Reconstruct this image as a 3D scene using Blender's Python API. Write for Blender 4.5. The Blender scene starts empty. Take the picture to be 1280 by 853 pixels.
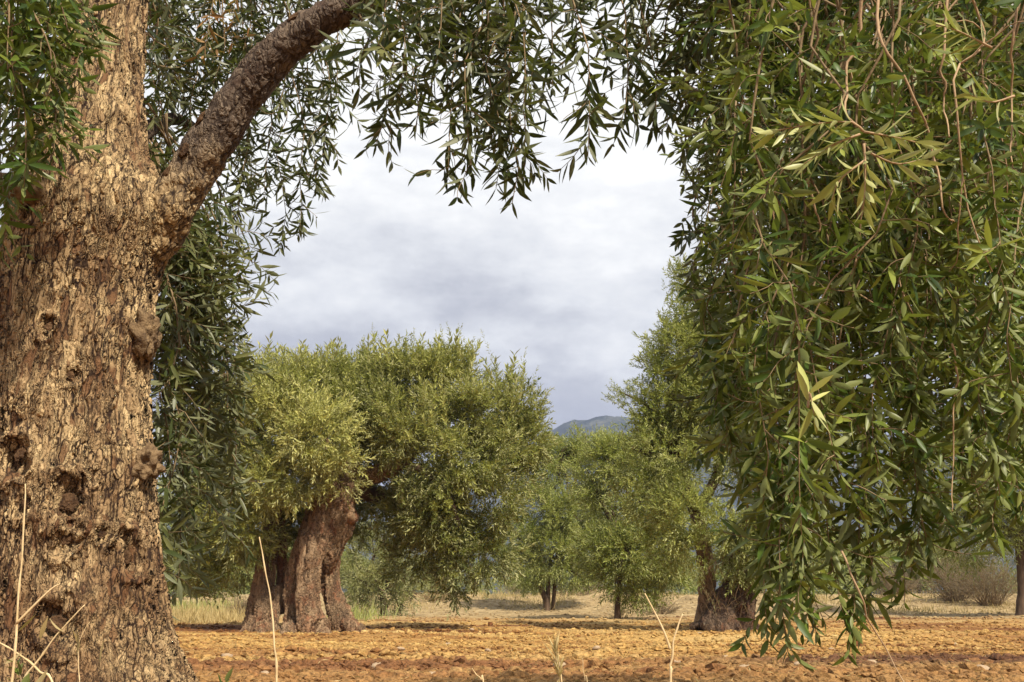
import bpy, math, random
import numpy as np
from mathutils import Vector

random.seed(11)
RNG = np.random.default_rng(11)
S = bpy.context.scene
COL = S.collection

# ------------------------------------------------------------------ camera
CAM_H, F, HOR = 0.65, 1280 * 35 / 36, 745.0
PITCH = math.atan((HOR - 426.5) / F)
CP, SP = math.cos(PITCH), math.sin(PITCH)
cam = bpy.data.objects.new('camera', bpy.data.cameras.new('camera'))
COL.objects.link(cam)
cam.location = (0, 0, CAM_H)
cam.rotation_euler = (math.pi / 2 + PITCH, 0, 0)
cam.data.sensor_width = 36
cam.data.lens = 35
cam.data.clip_start = 0.05
cam.data.clip_end = 20000
S.camera = cam


def ray(px, py):
    a, b = (px - 640) / F, (426.5 - py) / F
    return np.array([a, CP - b * SP, SP + b * CP])


def at(px, py, Y):
    d = ray(px, py)
    return np.array([0, 0, CAM_H]) + d * (Y / d[1])


def gp(px, py, z=0.0):
    d = ray(px, py)
    return np.array([0, 0, CAM_H]) + d * ((z - CAM_H) / d[2])


# ------------------------------------------------------------------ helpers
def tag(o, label=None, cat=None, group=None, kind=None):
    if label: o['label'] = label
    if cat: o['category'] = cat
    if group: o['group'] = group
    if kind: o['kind'] = kind
    return o


def empty(name, loc, label, cat, group=None):
    o = bpy.data.objects.new(name, None)
    COL.objects.link(o)
    o.location = [float(v) for v in loc]
    o.empty_display_size = 0.2
    return tag(o, label, cat, group)


def mk(name, V, polys, mat, parent=None, smooth=True, tone=None):
    """one mesh object from arrays given in world space; kept local to its parent"""
    V = np.asarray(V, dtype=np.float64)
    if parent is not None:
        off = np.zeros(3)
        p = parent
        while p is not None:
            off += np.array(p.location)
            p = p.parent
        V = V - off
    me = bpy.data.meshes.new(name)
    polys = [np.asarray(p, dtype=np.int32) for p in polys if len(p)]
    loops = np.concatenate([p.ravel() for p in polys])
    tot = np.concatenate([np.full(len(p), p.shape[1], dtype=np.int32) for p in polys])
    start = np.concatenate([[0], np.cumsum(tot)[:-1]]).astype(np.int32)
    me.vertices.add(len(V)); me.loops.add(len(loops)); me.polygons.add(len(tot))
    me.vertices.foreach_set('co', V.astype(np.float32).ravel())
    me.loops.foreach_set('vertex_index', loops)
    me.polygons.foreach_set('loop_start', start)
    me.polygons.foreach_set('use_smooth', np.full(len(tot), smooth))
    me.update(calc_edges=True)
    if tone is not None:
        at_ = me.attributes.new('tone', 'FLOAT', 'POINT')
        at_.data.foreach_set('value', np.asarray(tone, dtype=np.float32))
    me.materials.append(mat)
    o = bpy.data.objects.new(name, me)
    COL.objects.link(o)
    if parent is not None:
        o.parent = parent
    return o


def nrm(a):
    return a / np.maximum(np.linalg.norm(a, axis=-1, keepdims=True), 1e-9)


def hash3(i, j, k, seed):
    h = (i.astype(np.int64) * 374761393 + j.astype(np.int64) * 668265263 + k.astype(np.int64) * 2147483647 + seed * 1274126177) & 0xFFFFFFFF
    h = ((h ^ (h >> 13)) * 1274126177) & 0xFFFFFFFF
    h = ((h ^ (h >> 16)) * 2246822519) & 0xFFFFFFFF
    return ((h ^ (h >> 15)) & 0xFFFF) / 65535.0


def vnoise(x, y, z, seed=0):
    x, y, z = np.broadcast_arrays(np.asarray(x, float), np.asarray(y, float), np.asarray(z, float))
    i, j, k = np.floor(x), np.floor(y), np.floor(z)
    fx, fy, fz = x - i, y - j, z - k
    fx, fy, fz = fx * fx * (3 - 2 * fx), fy * fy * (3 - 2 * fy), fz * fz * (3 - 2 * fz)
    i, j, k = i.astype(np.int64), j.astype(np.int64), k.astype(np.int64)
    r = 0
    for a in (0, 1):
        for b in (0, 1):
            for c in (0, 1):
                w = (fx if a else 1 - fx) * (fy if b else 1 - fy) * (fz if c else 1 - fz)
                r = r + w * hash3(i + a, j + b, k + c, seed)
    return r * 2 - 1


def fbm(x, y, z, oct=4, seed=0):
    r, a, f = 0, 1.0, 1.0
    for o in range(oct):
        r = r + a * vnoise(x * f, y * f, z * f, seed + o * 17)
        a *= 0.5; f *= 2.03
    return r


def catmull(P, n):
    P = np.asarray(P, float)
    m = len(P)
    t = np.linspace(0, m - 1, n)
    i = np.clip(t.astype(int), 0, m - 2)
    u = (t - i)[:, None]
    g = lambda k: P[np.clip(k, 0, m - 1)]
    p0, p1, p2, p3 = g(i - 1), g(i), g(i + 1), g(i + 2)
    return 0.5 * (2 * p1 + (p2 - p0) * u + (2 * p0 - 5 * p1 + 4 * p2 - p3) * u ** 2 + (3 * p1 - p0 - 3 * p2 + p3) * u ** 3)


def tube_arrays(P, R, sides=6, rough=0.0, seed=0, cap=True, flute=0.0):
    P = np.asarray(P, float)
    n = len(P)
    R = np.broadcast_to(np.asarray(R, float), (n,))
    T = nrm(np.gradient(P, axis=0))
    up = np.array([0.13, 0.21, 0.97])
    if abs(T[0] @ up) > 0.9: up = np.array([0.9, 0.3, 0.1])
    A = np.zeros((n, 3))
    a = nrm(np.cross(T[0], up))
    for i in range(n):
        a = nrm(a - T[i] * (a @ T[i]))
        A[i] = a
    B = np.cross(T, A)
    th = np.linspace(0, 2 * math.pi, sides, endpoint=False)
    c, s = np.cos(th), np.sin(th)
    rr = R[:, None] * np.ones(sides)
    if flute:
        rr = rr * (1 + flute * np.sin(3 * th + seed)[None, :] * np.sin(np.linspace(0, 4, n) + seed)[:, None])
    V = P[:, None, :] + rr[..., None] * (c[None, :, None] * A[:, None, :] + s[None, :, None] * B[:, None, :])
    if rough:
        q = V.reshape(-1, 3)
        fr = 1.0 / max(R.max(), 1e-4)
        d = fbm(q[:, 0] * fr, q[:, 1] * fr, q[:, 2] * fr, 4, seed).reshape(n, sides)
        V = P[:, None, :] + (V - P[:, None, :]) * (1 + rough * d)[..., None]
    V = V.reshape(-1, 3)
    i = np.arange(n - 1)[:, None] * sides
    j = np.arange(sides)[None, :]
    k = (j + 1) % sides
    Q = np.stack([i + j, i + k, i + sides + k, i + sides + j], -1).reshape(-1, 4)
    polys = [Q]
    if cap:
        V = np.vstack([V, P[-1] + T[-1] * R[-1] * 0.5, P[0]])
        l = (n - 1) * sides
        jj = np.arange(sides); kk = (jj + 1) % sides
        polys.append(np.stack([l + jj, l + kk, np.full(sides, n * sides)], -1))
        polys.append(np.stack([kk, jj, np.full(sides, n * sides + 1)], -1))
    return V, polys


class Bag:
    def __init__(s):
        s.V, s.P, s.n, s.T = [], {}, 0, []

    def add(s, V, polys, tone=0.5):
        for p in polys:
            if len(p): s.P.setdefault(p.shape[1], []).append(p + s.n)
        s.V.append(V); s.n += len(V)
        s.T.append(np.full(len(V), tone))

    def obj(s, name, mat, parent=None, smooth=True, tone=False):
        return mk(name, np.vstack(s.V), [np.vstack(v) for v in s.P.values()], mat, parent, smooth, np.concatenate(s.T) if tone else None)


# ------------------------------------------------------------------ leaves
class Leaves:
    def __init__(s):
        s.P, s.D, s.N, s.L, s.W, s.T = [], [], [], [], [], []

    def add(s, P, D, N, L, W, T):
        s.P.append(P); s.D.append(D); s.N.append(N); s.L.append(L); s.W.append(W); s.T.append(T)

    def arrays(s, near=True):
        P, D, N = np.vstack(s.P), nrm(np.vstack(s.D)), np.vstack(s.N)
        L, W, T = np.concatenate(s.L), np.concatenate(s.W), np.concatenate(s.T)
        N = nrm(N - D * (N * D).sum(-1, keepdims=True))
        B = np.cross(N, D)
        n = len(P)
        if near:
            tt = np.array([0, .16, .42, .70, 1.0])
            hw = np.array([0, .62, 1.0, .74, 0])
            x = np.concatenate([tt, tt[1:4], tt[1:4]])
            y = np.concatenate([np.zeros(5), hw[1:4], -hw[1:4]])
            f1 = [(0, 1, 5), (3, 4, 7), (0, 8, 1), (3, 10, 4)]
            f2 = [(1, 2, 6, 5), (2, 3, 7, 6), (1, 8, 9, 2), (2, 9, 10, 3)]
        else:
            x = np.array([0, .45, 1.0, .45])
            y = np.array([0, 1.0, 0, -1.0])
            f1, f2 = [], [(0, 3, 2, 1)]
        c = RNG.uniform(-.06, .26, n)
        m = len(x)
        fold = RNG.uniform(.15, .5, n)
        z = np.abs(y)[None, :] * (fold * W * .5)[:, None] - (c * L)[:, None] * (x ** 2)[None, :]
        V = P[:, None, :] + (x[None, :] * L[:, None])[..., None] * D[:, None, :] + (y[None, :] * (W * .5)[:, None])[..., None] * B[:, None, :] + z[..., None] * N[:, None, :]
        off = (np.arange(n) * m)[:, None, None]
        polys = []
        if f1: polys.append((np.array(f1)[None] + off).reshape(-1, 3))
        polys.append((np.array(f2)[None] + off).reshape(-1, 4))
        return V.reshape(-1, 3), polys, np.repeat(T, m)

    def obj(s, name, mat, parent, near=True):
        V, p, T = s.arrays(near)
        return mk(name, V, p, mat, parent, near, T)


UP = np.array([0, 0, 1.0])


def leaves_on(LV, path, spacing, Lm, Wm, tone, spread=(40, 85), start=0.12, tilt=0.05, pair=True):
    """opposite leaf pairs along a twig"""
    seg = np.linalg.norm(np.diff(path, axis=0), axis=1)
    s = np.concatenate([[0], np.cumsum(seg)])
    tot = s[-1]
    k = max(2, int(tot * (1 - start) / spacing))
    d = np.linspace(start * tot, tot, k) + RNG.uniform(-.25, .25, k) * spacing
    d = np.clip(d, 0, tot)
    P = np.stack([np.interp(d, s, path[:, a]) for a in range(3)], -1)
    e = 0.01 * tot + 1e-4
    Q = np.stack([np.interp(np.clip(d + e, 0, tot), s, path[:, a]) - np.interp(np.clip(d - e, 0, tot), s, path[:, a]) for a in range(3)], -1)
    T = nrm(Q)
    ref = nrm(np.cross(T, np.array([.31, .52, .79])))
    ref2 = np.cross(T, ref)
    ph = np.arange(k) * (math.pi / 2) + RNG.uniform(0, 6.28) + RNG.normal(0, .35, k)
    for sgn in ((0, math.pi) if pair else (0,)):
        keep = RNG.random(k) < .92
        a = ph + sgn + RNG.normal(0, .2, k)
        rad = np.cos(a)[:, None] * ref + np.sin(a)[:, None] * ref2
        al = np.radians(RNG.uniform(spread[0], spread[1], k))
        u = d / max(tot, 1e-6)
        al = al * (1 - .45 * u)
        D = nrm(T * np.cos(al)[:, None] + rad * np.sin(al)[:, None] - UP * tilt * RNG.uniform(.3, 1.4, k)[:, None])
        N = nrm(T * np.sin(al)[:, None] - rad * np.cos(al)[:, None] + RNG.normal(0, .6, (k, 3)) + UP * .25)
        sz = RNG.uniform(.55, 1.18, k) * (1 - .35 * np.abs(2 * u - .9) ** 2)
        L = Lm * sz
        W = Wm * (.55 + .45 * sz) * RNG.uniform(.7, 1.2, k)
        LV.add(P[keep], D[keep], N[keep], L[keep], W[keep], np.clip(tone + RNG.normal(0, .18, k), 0, 1)[keep])


def twig_path(P0, D0, L, droop, n=6, wob=.13):
    D = np.array(D0, float)
    D = D / np.linalg.norm(D)
    pts = [np.array(P0, float)]
    for i in range(n - 1):
        D = D - UP * droop / n + RNG.normal(0, wob, 3)
        D = D / np.linalg.norm(D)
        pts.append(pts[-1] + D * L / (n - 1))
    return np.array(pts)


def leafy_branch(parent, path, mats, Lm=.1, Wm=.018, gap=.075, shoot=(.12, .32), leaf_from=.15, r0=.006, tone=.5, droop=.6, spacing=.024, name='leafy_branch', out=None):
    """a hanging branch: its stem with side shoots (part) and its leaves (sub-part)"""
    path = np.asarray(path, float)
    st, LV = Bag(), Leaves()
    n = len(path)
    V, p = tube_arrays(path, np.linspace(r0, r0 * .25, n), 6)
    st.add(V, p)
    seg = np.linalg.norm(np.diff(path, axis=0), axis=1)
    s = np.concatenate([[0], np.cumsum(seg)])
    tot = s[-1]
    d = leaf_from * tot
    az = RNG.uniform(0, 6.28)
    while d < tot * .985:
        P = np.array([np.interp(d, s, path[:, a]) for a in range(3)])
        k = min(np.searchsorted(s, d), n - 1)
        T = nrm(path[k] - path[k - 1]) if k else nrm(path[1] - path[0])
        az += 2.4 + RNG.normal(0, .5)
        h = np.array([math.cos(az), math.sin(az), RNG.uniform(-.4, .55)])
        if out is not None: h = h + np.array(out)
        L = RNG.uniform(*shoot) * (1 - .35 * d / tot)
        tw = twig_path(P, h + T * RNG.uniform(.1, 1.1), L, droop * RNG.uniform(-.3, 1.6), 7, .17)
        V, p = tube_arrays(tw, np.linspace(r0 * .32, .0009, len(tw)), 4, cap=False)
        st.add(V, p)
        tn = np.clip(tone + RNG.normal(0, .24), 0, 1)
        leaves_on(LV, tw, spacing * RNG.uniform(.85, 1.25), Lm * RNG.uniform(.8, 1.15), Wm, tn)
        d += gap * RNG.uniform(.5, 1.5)
    tail = path[int(n * .75):]
    leaves_on(LV, tail, spacing, Lm, Wm, tone, start=0.0)
    so = st.obj(name, mats[0], parent)
    LV.obj('leaves', mats[1], so)
    return so


def hang(A, B, n=14, wob=.03, seed=None, ease=1.7):
    """path of a branch that leaves A sideways and then hangs to B"""
    A, B = np.asarray(A, float), np.asarray(B, float)
    t = np.linspace(0, 1, n)
    e1 = 1 - (1 - t) ** ease
    e2 = t ** 1.25
    P = np.stack([A[0] + (B[0] - A[0]) * e1, A[1] + (B[1] - A[1]) * e1, A[2] + (B[2] - A[2]) * e2], -1)
    L = np.linalg.norm(B - A)
    sd = RNG.integers(1, 9999)
    w = np.sin(t * math.pi) ** .5 * wob * 1.6
    P[:, 0] += w * vnoise(t * 4 * L + .3, sd, .5, 1)
    P[:, 1] += w * vnoise(t * 4 * L + .3, sd, 7.5, 2)
    return P


# ------------------------------------------------------------------ materials
def new_mat(name):
    m = bpy.data.materials.new(name)
    m.use_nodes = True
    m.node_tree.nodes.clear()
    return m, m.node_tree


def nd(nt, t, **kw):
    n = nt.nodes.new(t)
    for k, v in kw.items():
        if k.startswith('i_'):
            key = k[2:]
            key = int(key) if key.isdigit() else key.replace('_', ' ')
            n.inputs[key].default_value = v
        else:
            setattr(n, k, v)
    return n


def ramp(nt, stops, interp='LINEAR'):
    n = nt.nodes.new('ShaderNodeValToRGB')
    cr = n.color_ramp
    cr.interpolation = interp
    while len(cr.elements) < len(stops): cr.elements.new(.5)
    for e, (p, c) in zip(cr.elements, stops):
        e.position = p
        e.color = (c, c, c, 1) if isinstance(c, (int, float)) else (*c, 1)
    return n


def mixc(nt, a, b, f, bt='MIX'):
    n = nt.nodes.new('ShaderNodeMix')
    n.data_type = 'RGBA'; n.blend_type = bt
    for key, v in ((0, f), (6, a), (7, b)):
        if hasattr(v, 'is_linked'): nt.links.new(v, n.inputs[key])
        elif key == 0: n.inputs[0].default_value = v
        else: n.inputs[key].default_value = (*v, 1)
    return n.outputs[2]


def math_(nt, op, a, b=0.0, c=0.0, clamp=False):
    n = nt.nodes.new('ShaderNodeMath')
    n.operation = op; n.use_clamp = clamp
    for i, v in enumerate((a, b, c)):
        if hasattr(v, 'is_linked'): nt.links.new(v, n.inputs[i])
        else: n.inputs[i].default_value = v
    return n.outputs[0]


def noise(nt, vec, scale, detail=4, rough=.55, out=0):
    n = nd(nt, 'ShaderNodeTexNoise', i_Scale=scale, i_Detail=detail, i_Roughness=rough)
    if vec is not None: nt.links.new(vec, n.inputs['Vector'])
    return n.outputs[out]


def leaf_mat(name, dark, mid, light, back, rough=.42, trans=.28, back_amt=.75, spec=.32):
    m, nt = new_mat(name)
    a = nd(nt, 'ShaderNodeAttribute', attribute_name='tone')
    r = ramp(nt, [(0.0, dark), (.5, mid), (1.0, light)])
    nt.links.new(a.outputs['Fac'], r.inputs[0])
    g = nd(nt, 'ShaderNodeNewGeometry')
    col = mixc(nt, r.outputs[0], back, math_(nt, 'MULTIPLY', g.outputs['Backfacing'], back_amt))
    p = nd(nt, 'ShaderNodeBsdfPrincipled', i_Roughness=rough)
    p.inputs['Specular IOR Level'].default_value = spec
    nt.links.new(col, p.inputs['Base Color'])
    t = nd(nt, 'ShaderNodeBsdfTranslucent')
    tc = mixc(nt, r.outputs[0], (.30, .36, .05), .45)
    nt.links.new(tc, t.inputs[0])
    mx = nd(nt, 'ShaderNodeMixShader', i_0=trans)
    nt.links.new(p.outputs[0], mx.inputs[1]); nt.links.new(t.outputs[0], mx.inputs[2])
    o = nd(nt, 'ShaderNodeOutputMaterial')
    nt.links.new(mx.outputs[0], o.inputs[0])
    return m


def plain_mat(name, c1, c2, scale=8, rough=.85, bump=.3, bscale=40, stretch=(1, 1, 1)):
    m, nt = new_mat(name)
    tc = nd(nt, 'ShaderNodeTexCoord')
    mp = nd(nt, 'ShaderNodeMapping'); mp.inputs['Scale'].default_value = stretch
    nt.links.new(tc.outputs['Object'], mp.inputs[0])
    f = noise(nt, mp.outputs[0], scale)
    r = ramp(nt, [(.3, c1), (.7, c2)])
    nt.links.new(f, r.inputs[0])
    p = nd(nt, 'ShaderNodeBsdfPrincipled', i_Roughness=rough)
    p.inputs['Specular IOR Level'].default_value = .2
    nt.links.new(r.outputs[0], p.inputs['Base Color'])
    if bump:
        b = nd(nt, 'ShaderNodeBump', i_Strength=bump, i_Distance=.02)
        nt.links.new(noise(nt, mp.outputs[0], bscale), b.inputs['Height'])
        nt.links.new(b.outputs[0], p.inputs['Normal'])
    o = nd(nt, 'ShaderNodeOutputMaterial')
    nt.links.new(p.outputs[0], o.inputs[0])
    return m


def bark_mat(name, plate, plate2, crack,  sc=(24, 24, 9), disp=.014, warm=(.30, .13, .04), edge=.16, warm_amt=.55, vor=.55, base_z=None, fork=None):
    """platy bark: raised scales split by deep fissures, truly displaced"""
    m, nt = new_mat(name)
    L = nt.links.new
    tc = nd(nt, 'ShaderNodeTexCoord')
    w1 = nd(nt, 'ShaderNodeTexNoise', i_Scale=4.0, i_Detail=3.0)
    L(tc.outputs['Object'], w1.inputs['Vector'])
    w2 = nd(nt, 'ShaderNodeTexNoise', i_Scale=22.0, i_Detail=2.0)
    L(tc.outputs['Object'], w2.inputs['Vector'])

    def warp(src, nz, amt):
        s = nd(nt, 'ShaderNodeVectorMath', operation='SUBTRACT'); L(nz, s.inputs[0]); s.inputs[1].default_value = (.5, .5, .5)
        k = nd(nt, 'ShaderNodeVectorMath', operation='MULTIPLY'); L(s.outputs[0], k.inputs[0]); k.inputs[1].default_value = amt
        a = nd(nt, 'ShaderNodeVectorMath', operation='ADD'); L(src, a.inputs[0]); L(k.outputs[0], a.inputs[1])
        return a.outputs[0]
    v = warp(tc.outputs['Object'], w1.outputs['Color'], (3.2 / sc[0], 3.2 / sc[1], 2.4 / sc[2]))
    v = warp(v, w2.outputs['Color'], (.9 / sc[0], .9 / sc[1], .8 / sc[2]))

    def cells(scale, feature, rnd=1.0):
        mp = nd(nt, 'ShaderNodeMapping'); mp.inputs['Scale'].default_value = scale
        L(v, mp.inputs[0])
        vo = nd(nt, 'ShaderNodeTexVoronoi', feature=feature, i_Scale=1.0)
        vo.inputs['Randomness'].default_value = rnd
        L(mp.outputs[0], vo.inputs['Vector'])
        return vo
    def mr(src, lo, hi):
        r_ = nd(nt, 'ShaderNodeMapRange', interpolation_type='SMOOTHSTEP')
        r_.inputs['From Min'].default_value = lo; r_.inputs['From Max'].default_value = hi
        L(src, r_.inputs['Value'])
        return r_.outputs[0]

    def snoise(scale, detail=3, rough=.6):
        mp = nd(nt, 'ShaderNodeMapping'); mp.inputs['Scale'].default_value = scale
        L(v, mp.inputs[0])
        return noise(nt, mp.outputs[0], 1.0, detail, rough)

    def ridged(scale, w, detail=3):
        n_ = snoise(scale, detail)
        return mr(math_(nt, 'ABSOLUTE', math_(nt, 'SUBTRACT', n_, .5)), 0.0, w)
    e1 = cells(sc, 'DISTANCE_TO_EDGE').outputs['Distance']
    vc = cells(sc, 'F1').outputs['Color']
    sep = nd(nt, 'ShaderNodeSeparateColor'); L(vc, sep.inputs[0])
    wv = snoise((9, 9, 5), 2)
    # crack width wanders from hairline to wide
    e1w = math_(nt, 'DIVIDE', e1, math_(nt, 'MULTIPLY_ADD', wv, 1.5, .25))
    r1 = mr(e1w, 0.0, edge)
    rv = ridged((sc[0] * .62, sc[1] * .62, sc[2] * .36), .075)
    rv2 = ridged((sc[0] * .9, sc[1] * .9, sc[2] * 1.3), .055, 3)
    fine = noise(nt, v, 95, 4, .65)
    big = noise(nt, tc.outputs['Object'], 3.4, 4, .62)
    vmask = mr(snoise((6, 6, 3), 3), .34, .62)
    vf = math_(nt, 'SUBTRACT', 1.0, math_(nt, 'MULTIPLY', math_(nt, 'MULTIPLY_ADD', vmask, .5, .5), vor))
    r1 = math_(nt, 'ADD', math_(nt, 'MULTIPLY', r1, math_(nt, 'SUBTRACT', 1.0, vf)), vf)
    h = math_(nt, 'MULTIPLY', r1, math_(nt, 'MULTIPLY_ADD', rv, .75, .25))
    h = math_(nt, 'MULTIPLY', h, math_(nt, 'MULTIPLY_ADD', rv2, .6, .4))
    # some scales have dropped off and show the lower red brown layer
    fallen = mr(math_(nt, 'ADD', sep.outputs[2], math_(nt, 'MULTIPLY', math_(nt, 'SUBTRACT', big, .5), 1.3)), .84, .96)
    lift = math_(nt, 'MULTIPLY_ADD', sep.outputs[0], .5, .5)
    h2 = math_(nt, 'MULTIPLY', math_(nt, 'MULTIPLY', h, lift), math_(nt, 'MULTIPLY_ADD', fallen, -.6, 1.0))
    pc = mixc(nt, plate, plate2, sep.outputs[1])
    rf = ramp(nt, [(.28, .66), (.5, .97), (.75, 1.15)])
    L(fine, rf.inputs[0])
    if fork is not None:
        sf = nd(nt, 'ShaderNodeSeparateXYZ'); L(tc.outputs['Object'], sf.inputs[0])
        ff = math_(nt, 'SUBTRACT', 1.0, mr(math_(nt, 'ADD', sf.outputs[2], math_(nt, 'MULTIPLY', math_(nt, 'SUBTRACT', big, .5), .5)), fork[0], fork[1]))
        pc = mixc(nt, pc, mixc(nt, (.52, .38, .20), (.34, .23, .115), sep.outputs[1]), ff)
    pc = mixc(nt, pc, rf.outputs[0], 1.0, 'MULTIPLY')
    rb = ramp(nt, [(.45, 0.0), (.66, 1.0)])
    bigz = big
    if base_z is not None:
        sz_ = nd(nt, 'ShaderNodeSeparateXYZ'); L(tc.outputs['Object'], sz_.inputs[0])
        bigz = math_(nt, 'ADD', big, math_(nt, 'MULTIPLY', math_(nt, 'SUBTRACT', 1.0, mr(sz_.outputs[2], .1, base_z)), .16))
    L(bigz, rb.inputs[0])
    pc = mixc(nt, pc, warm, math_(nt, 'MULTIPLY', rb.outputs[0], warm_amt))
    pc = mixc(nt, pc, warm, math_(nt, 'MULTIPLY', fallen, .85))
    rc = ramp(nt, [(.08, 0.0), (.55, 1.0)])
    L(h, rc.inputs[0])
    col = mixc(nt, crack, pc, rc.outputs[0])
    p = nd(nt, 'ShaderNodeBsdfPrincipled', i_Roughness=.82)
    p.inputs['Specular IOR Level'].default_value = .25
    L(col, p.inputs['Base Color'])
    hh = math_(nt, 'ADD', h2, math_(nt, 'MULTIPLY', fine, .16))
    d = nd(nt, 'ShaderNodeDisplacement', i_Midlevel=.45, i_Scale=disp)
    L(hh, d.inputs['Height'])
    o = nd(nt, 'ShaderNodeOutputMaterial')
    L(p.outputs[0], o.inputs[0]); L(d.outputs[0], o.inputs['Displacement'])
    m.displacement_method = 'BOTH'
    return m


M = {}
M['bark'] = bark_mat('platy olive bark', (.58, .425, .225), (.34, .225, .115), (.022, .010, .005), (43, 43, 11), .020, (.135, .062, .026), .22, .7, .9, 1.3)
M['bark_limb'] = bark_mat('finely cracked limb bark', (.185, .138, .098), (.115, .083, .060), (.032, .020, .014), (30, 30, 15), .011, (.075, .045, .03), .2, .8, .75, None, (float(at(0, 300, 4)[2]), float(at(0, 195, 4)[2])))
M['bark_mid'] = bark_mat('old furrowed bark', (.39, .265, .155), (.24, .16, .095), (.055, .033, .020), (11, 11, 1.7), .05, (.25, .115, .06), .2, .55, .12)
M['bark_dark'] = bark_mat('dark shaggy bark', (.17, .115, .075), (.10, .068, .045), (.030, .018, .012), (15, 15, 5), .05, (.14, .065, .035), .25, .5, .4)
M['bark_far'] = plain_mat('dark bark', (.06, .04, .027), (.15, .10, .065), 6, .9, .5, 20, (1, 1, .3))
M['knot'] = plain_mat('dark knot wood', (.030, .015, .008), (.15, .085, .042), 30, .9, .9, 60)
M['burl'] = plain_mat('burl bark', (.09, .055, .03), (.28, .19, .10), 26, .85, .9, 60)
M['twig'] = plain_mat('twig bark', (.14, .09, .05), (.30, .22, .12), 14, .75, .2)
M['twig_bare'] = plain_mat('bare tan twig', (.28, .18, .10), (.46, .32, .19), 14, .75, .2)
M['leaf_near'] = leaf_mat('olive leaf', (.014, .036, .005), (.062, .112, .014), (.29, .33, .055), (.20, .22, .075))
M['leaf_shade'] = leaf_mat('shaded olive leaf', (.018, .030, .009), (.055, .075, .022), (.17, .175, .065), (.17, .18, .10), trans=.2)  # olive leaf darkened: shade on deeper and hanging sprays is in its colour
M['leaf_yellow'] = leaf_mat('pale young leaf', (.20, .24, .05), (.36, .39, .10), (.52, .52, .18), (.46, .47, .22))
M['leaf_dead'] = leaf_mat('withered leaf', (.20, .08, .025), (.32, .15, .05), (.45, .26, .10), (.38, .24, .12), .7)
M['leaf_mid'] = leaf_mat('silvery olive leaf', (.070, .088, .020), (.26, .275, .062), (.57, .55, .19), (.45, .44, .21), .5)
M['leaf_far'] = leaf_mat('green olive leaf', (.080, .11, .022), (.23, .27, .055), (.44, .45, .13), (.40, .41, .18), .5)
M['leaf_grey'] = leaf_mat('grey green leaf', (.080, .092, .028), (.22, .23, .080), (.40, .40, .17), (.40, .40, .22), .55)
M['straw'] = plain_mat('dry straw', (.50, .36, .18), (.72, .56, .33), 20, .8, .15)
M['straw_leaf'] = leaf_mat('dry grass blade', (.24, .16, .06), (.42, .31, .13), (.60, .48, .24), (.5, .4, .2), .7)
M['dry_brush'] = leaf_mat('dry brush', (.10, .075, .055), (.20, .16, .12), (.32, .27, .17), (.3, .25, .18), .8)
M['stone'] = plain_mat('pale field stone', (.30, .19, .10), (.55, .43, .30), 16, .9, .5)


# ------------------------------------------------------------------ ground
def lin(a, b, n): return np.linspace(a, b, n, endpoint=False)


ys = np.concatenate([-np.geomspace(4200, 3, 22), lin(-2, 5.5, 16), np.exp(np.linspace(math.log(5.5), math.log(62), 560, endpoint=False)), np.geomspace(62, 4200, 60)])
xp = np.concatenate([lin(0, 9, 230), np.geomspace(9, 40, 110, endpoint=False), np.geomspace(40, 4200, 40)])
xs = np.concatenate([-xp[:0:-1], xp])
GX, GY = np.meshgrid(xs, ys)


def sstep(a, b, x):
    t = np.clip((x - a) / (b - a), 0, 1)
    return t * t * (3 - 2 * t)


def gz(x, y):
    """terrain height: tilled soil with low furrows, a rough bank beyond the field"""
    x, y = np.asarray(x, float), np.asarray(y, float)
    near = sstep(60, 34, y) * sstep(2, 6, y)
    wav = y + .5 * vnoise(x * .16, y * .25, 3, 5) + x * .04
    fur = .028 * np.sin(wav * 2 * math.pi / 1.35) * (.5 + .5 * vnoise(x * .3, y * .5, 1, 8))
    z = near * (fur + .055 * vnoise(x * .5, y * .8, 0, 31) + .022 * np.abs(fbm(x * 7, y * 7, 0, 3, 41)))
    bank = sstep(35, 43, y + 3 * vnoise(x * .12, 0, 0, 77)) * (.35 + .5 * (.5 + .5 * vnoise(x * .22, y * .1, 0, 78)) + .12 * fbm(x * 1.3, y * 1.3, 0, 3, 79))
    z = z + bank * sstep(400, 70, y)
    return z


gm, nt = new_mat('tilled orange soil')
L_ = nt.links.new
tc = nd(nt, 'ShaderNodeTexCoord')
sx = nd(nt, 'ShaderNodeSeparateXYZ'); L_(tc.outputs['Object'], sx.inputs[0])
mpb = nd(nt, 'ShaderNodeMapping'); mpb.inputs['Scale'].default_value = (.09, .55, 1)
L_(tc.outputs['Object'], mpb.inputs[0])
band = noise(nt, mpb.outputs[0], 1.6, 4, .6)
rb = ramp(nt, [(.36, (.15, .060, .022)), (.45, (.30, .155, .052)), (.55, (.44, .272, .092)), (.72, (.53, .37, .155))])
L_(band, rb.inputs[0])
sp = noise(nt, tc.outputs['Object'], 26, 5, .65)
rs = ramp(nt, [(.32, .30), (.5, .90), (.7, 1.5)])
L_(sp, rs.inputs[0])
c = mixc(nt, rb.outputs[0], rs.outputs[0], .9, 'MULTIPLY')


def mrange(src, a, b_):
    r_ = nd(nt, 'ShaderNodeMapRange', interpolation_type='SMOOTHSTEP')
    r_.inputs['From Min'].default_value = a; r_.inputs['From Max'].default_value = b_
    L_(src, r_.inputs['Value'])
    return r_.outputs[0]


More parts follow.
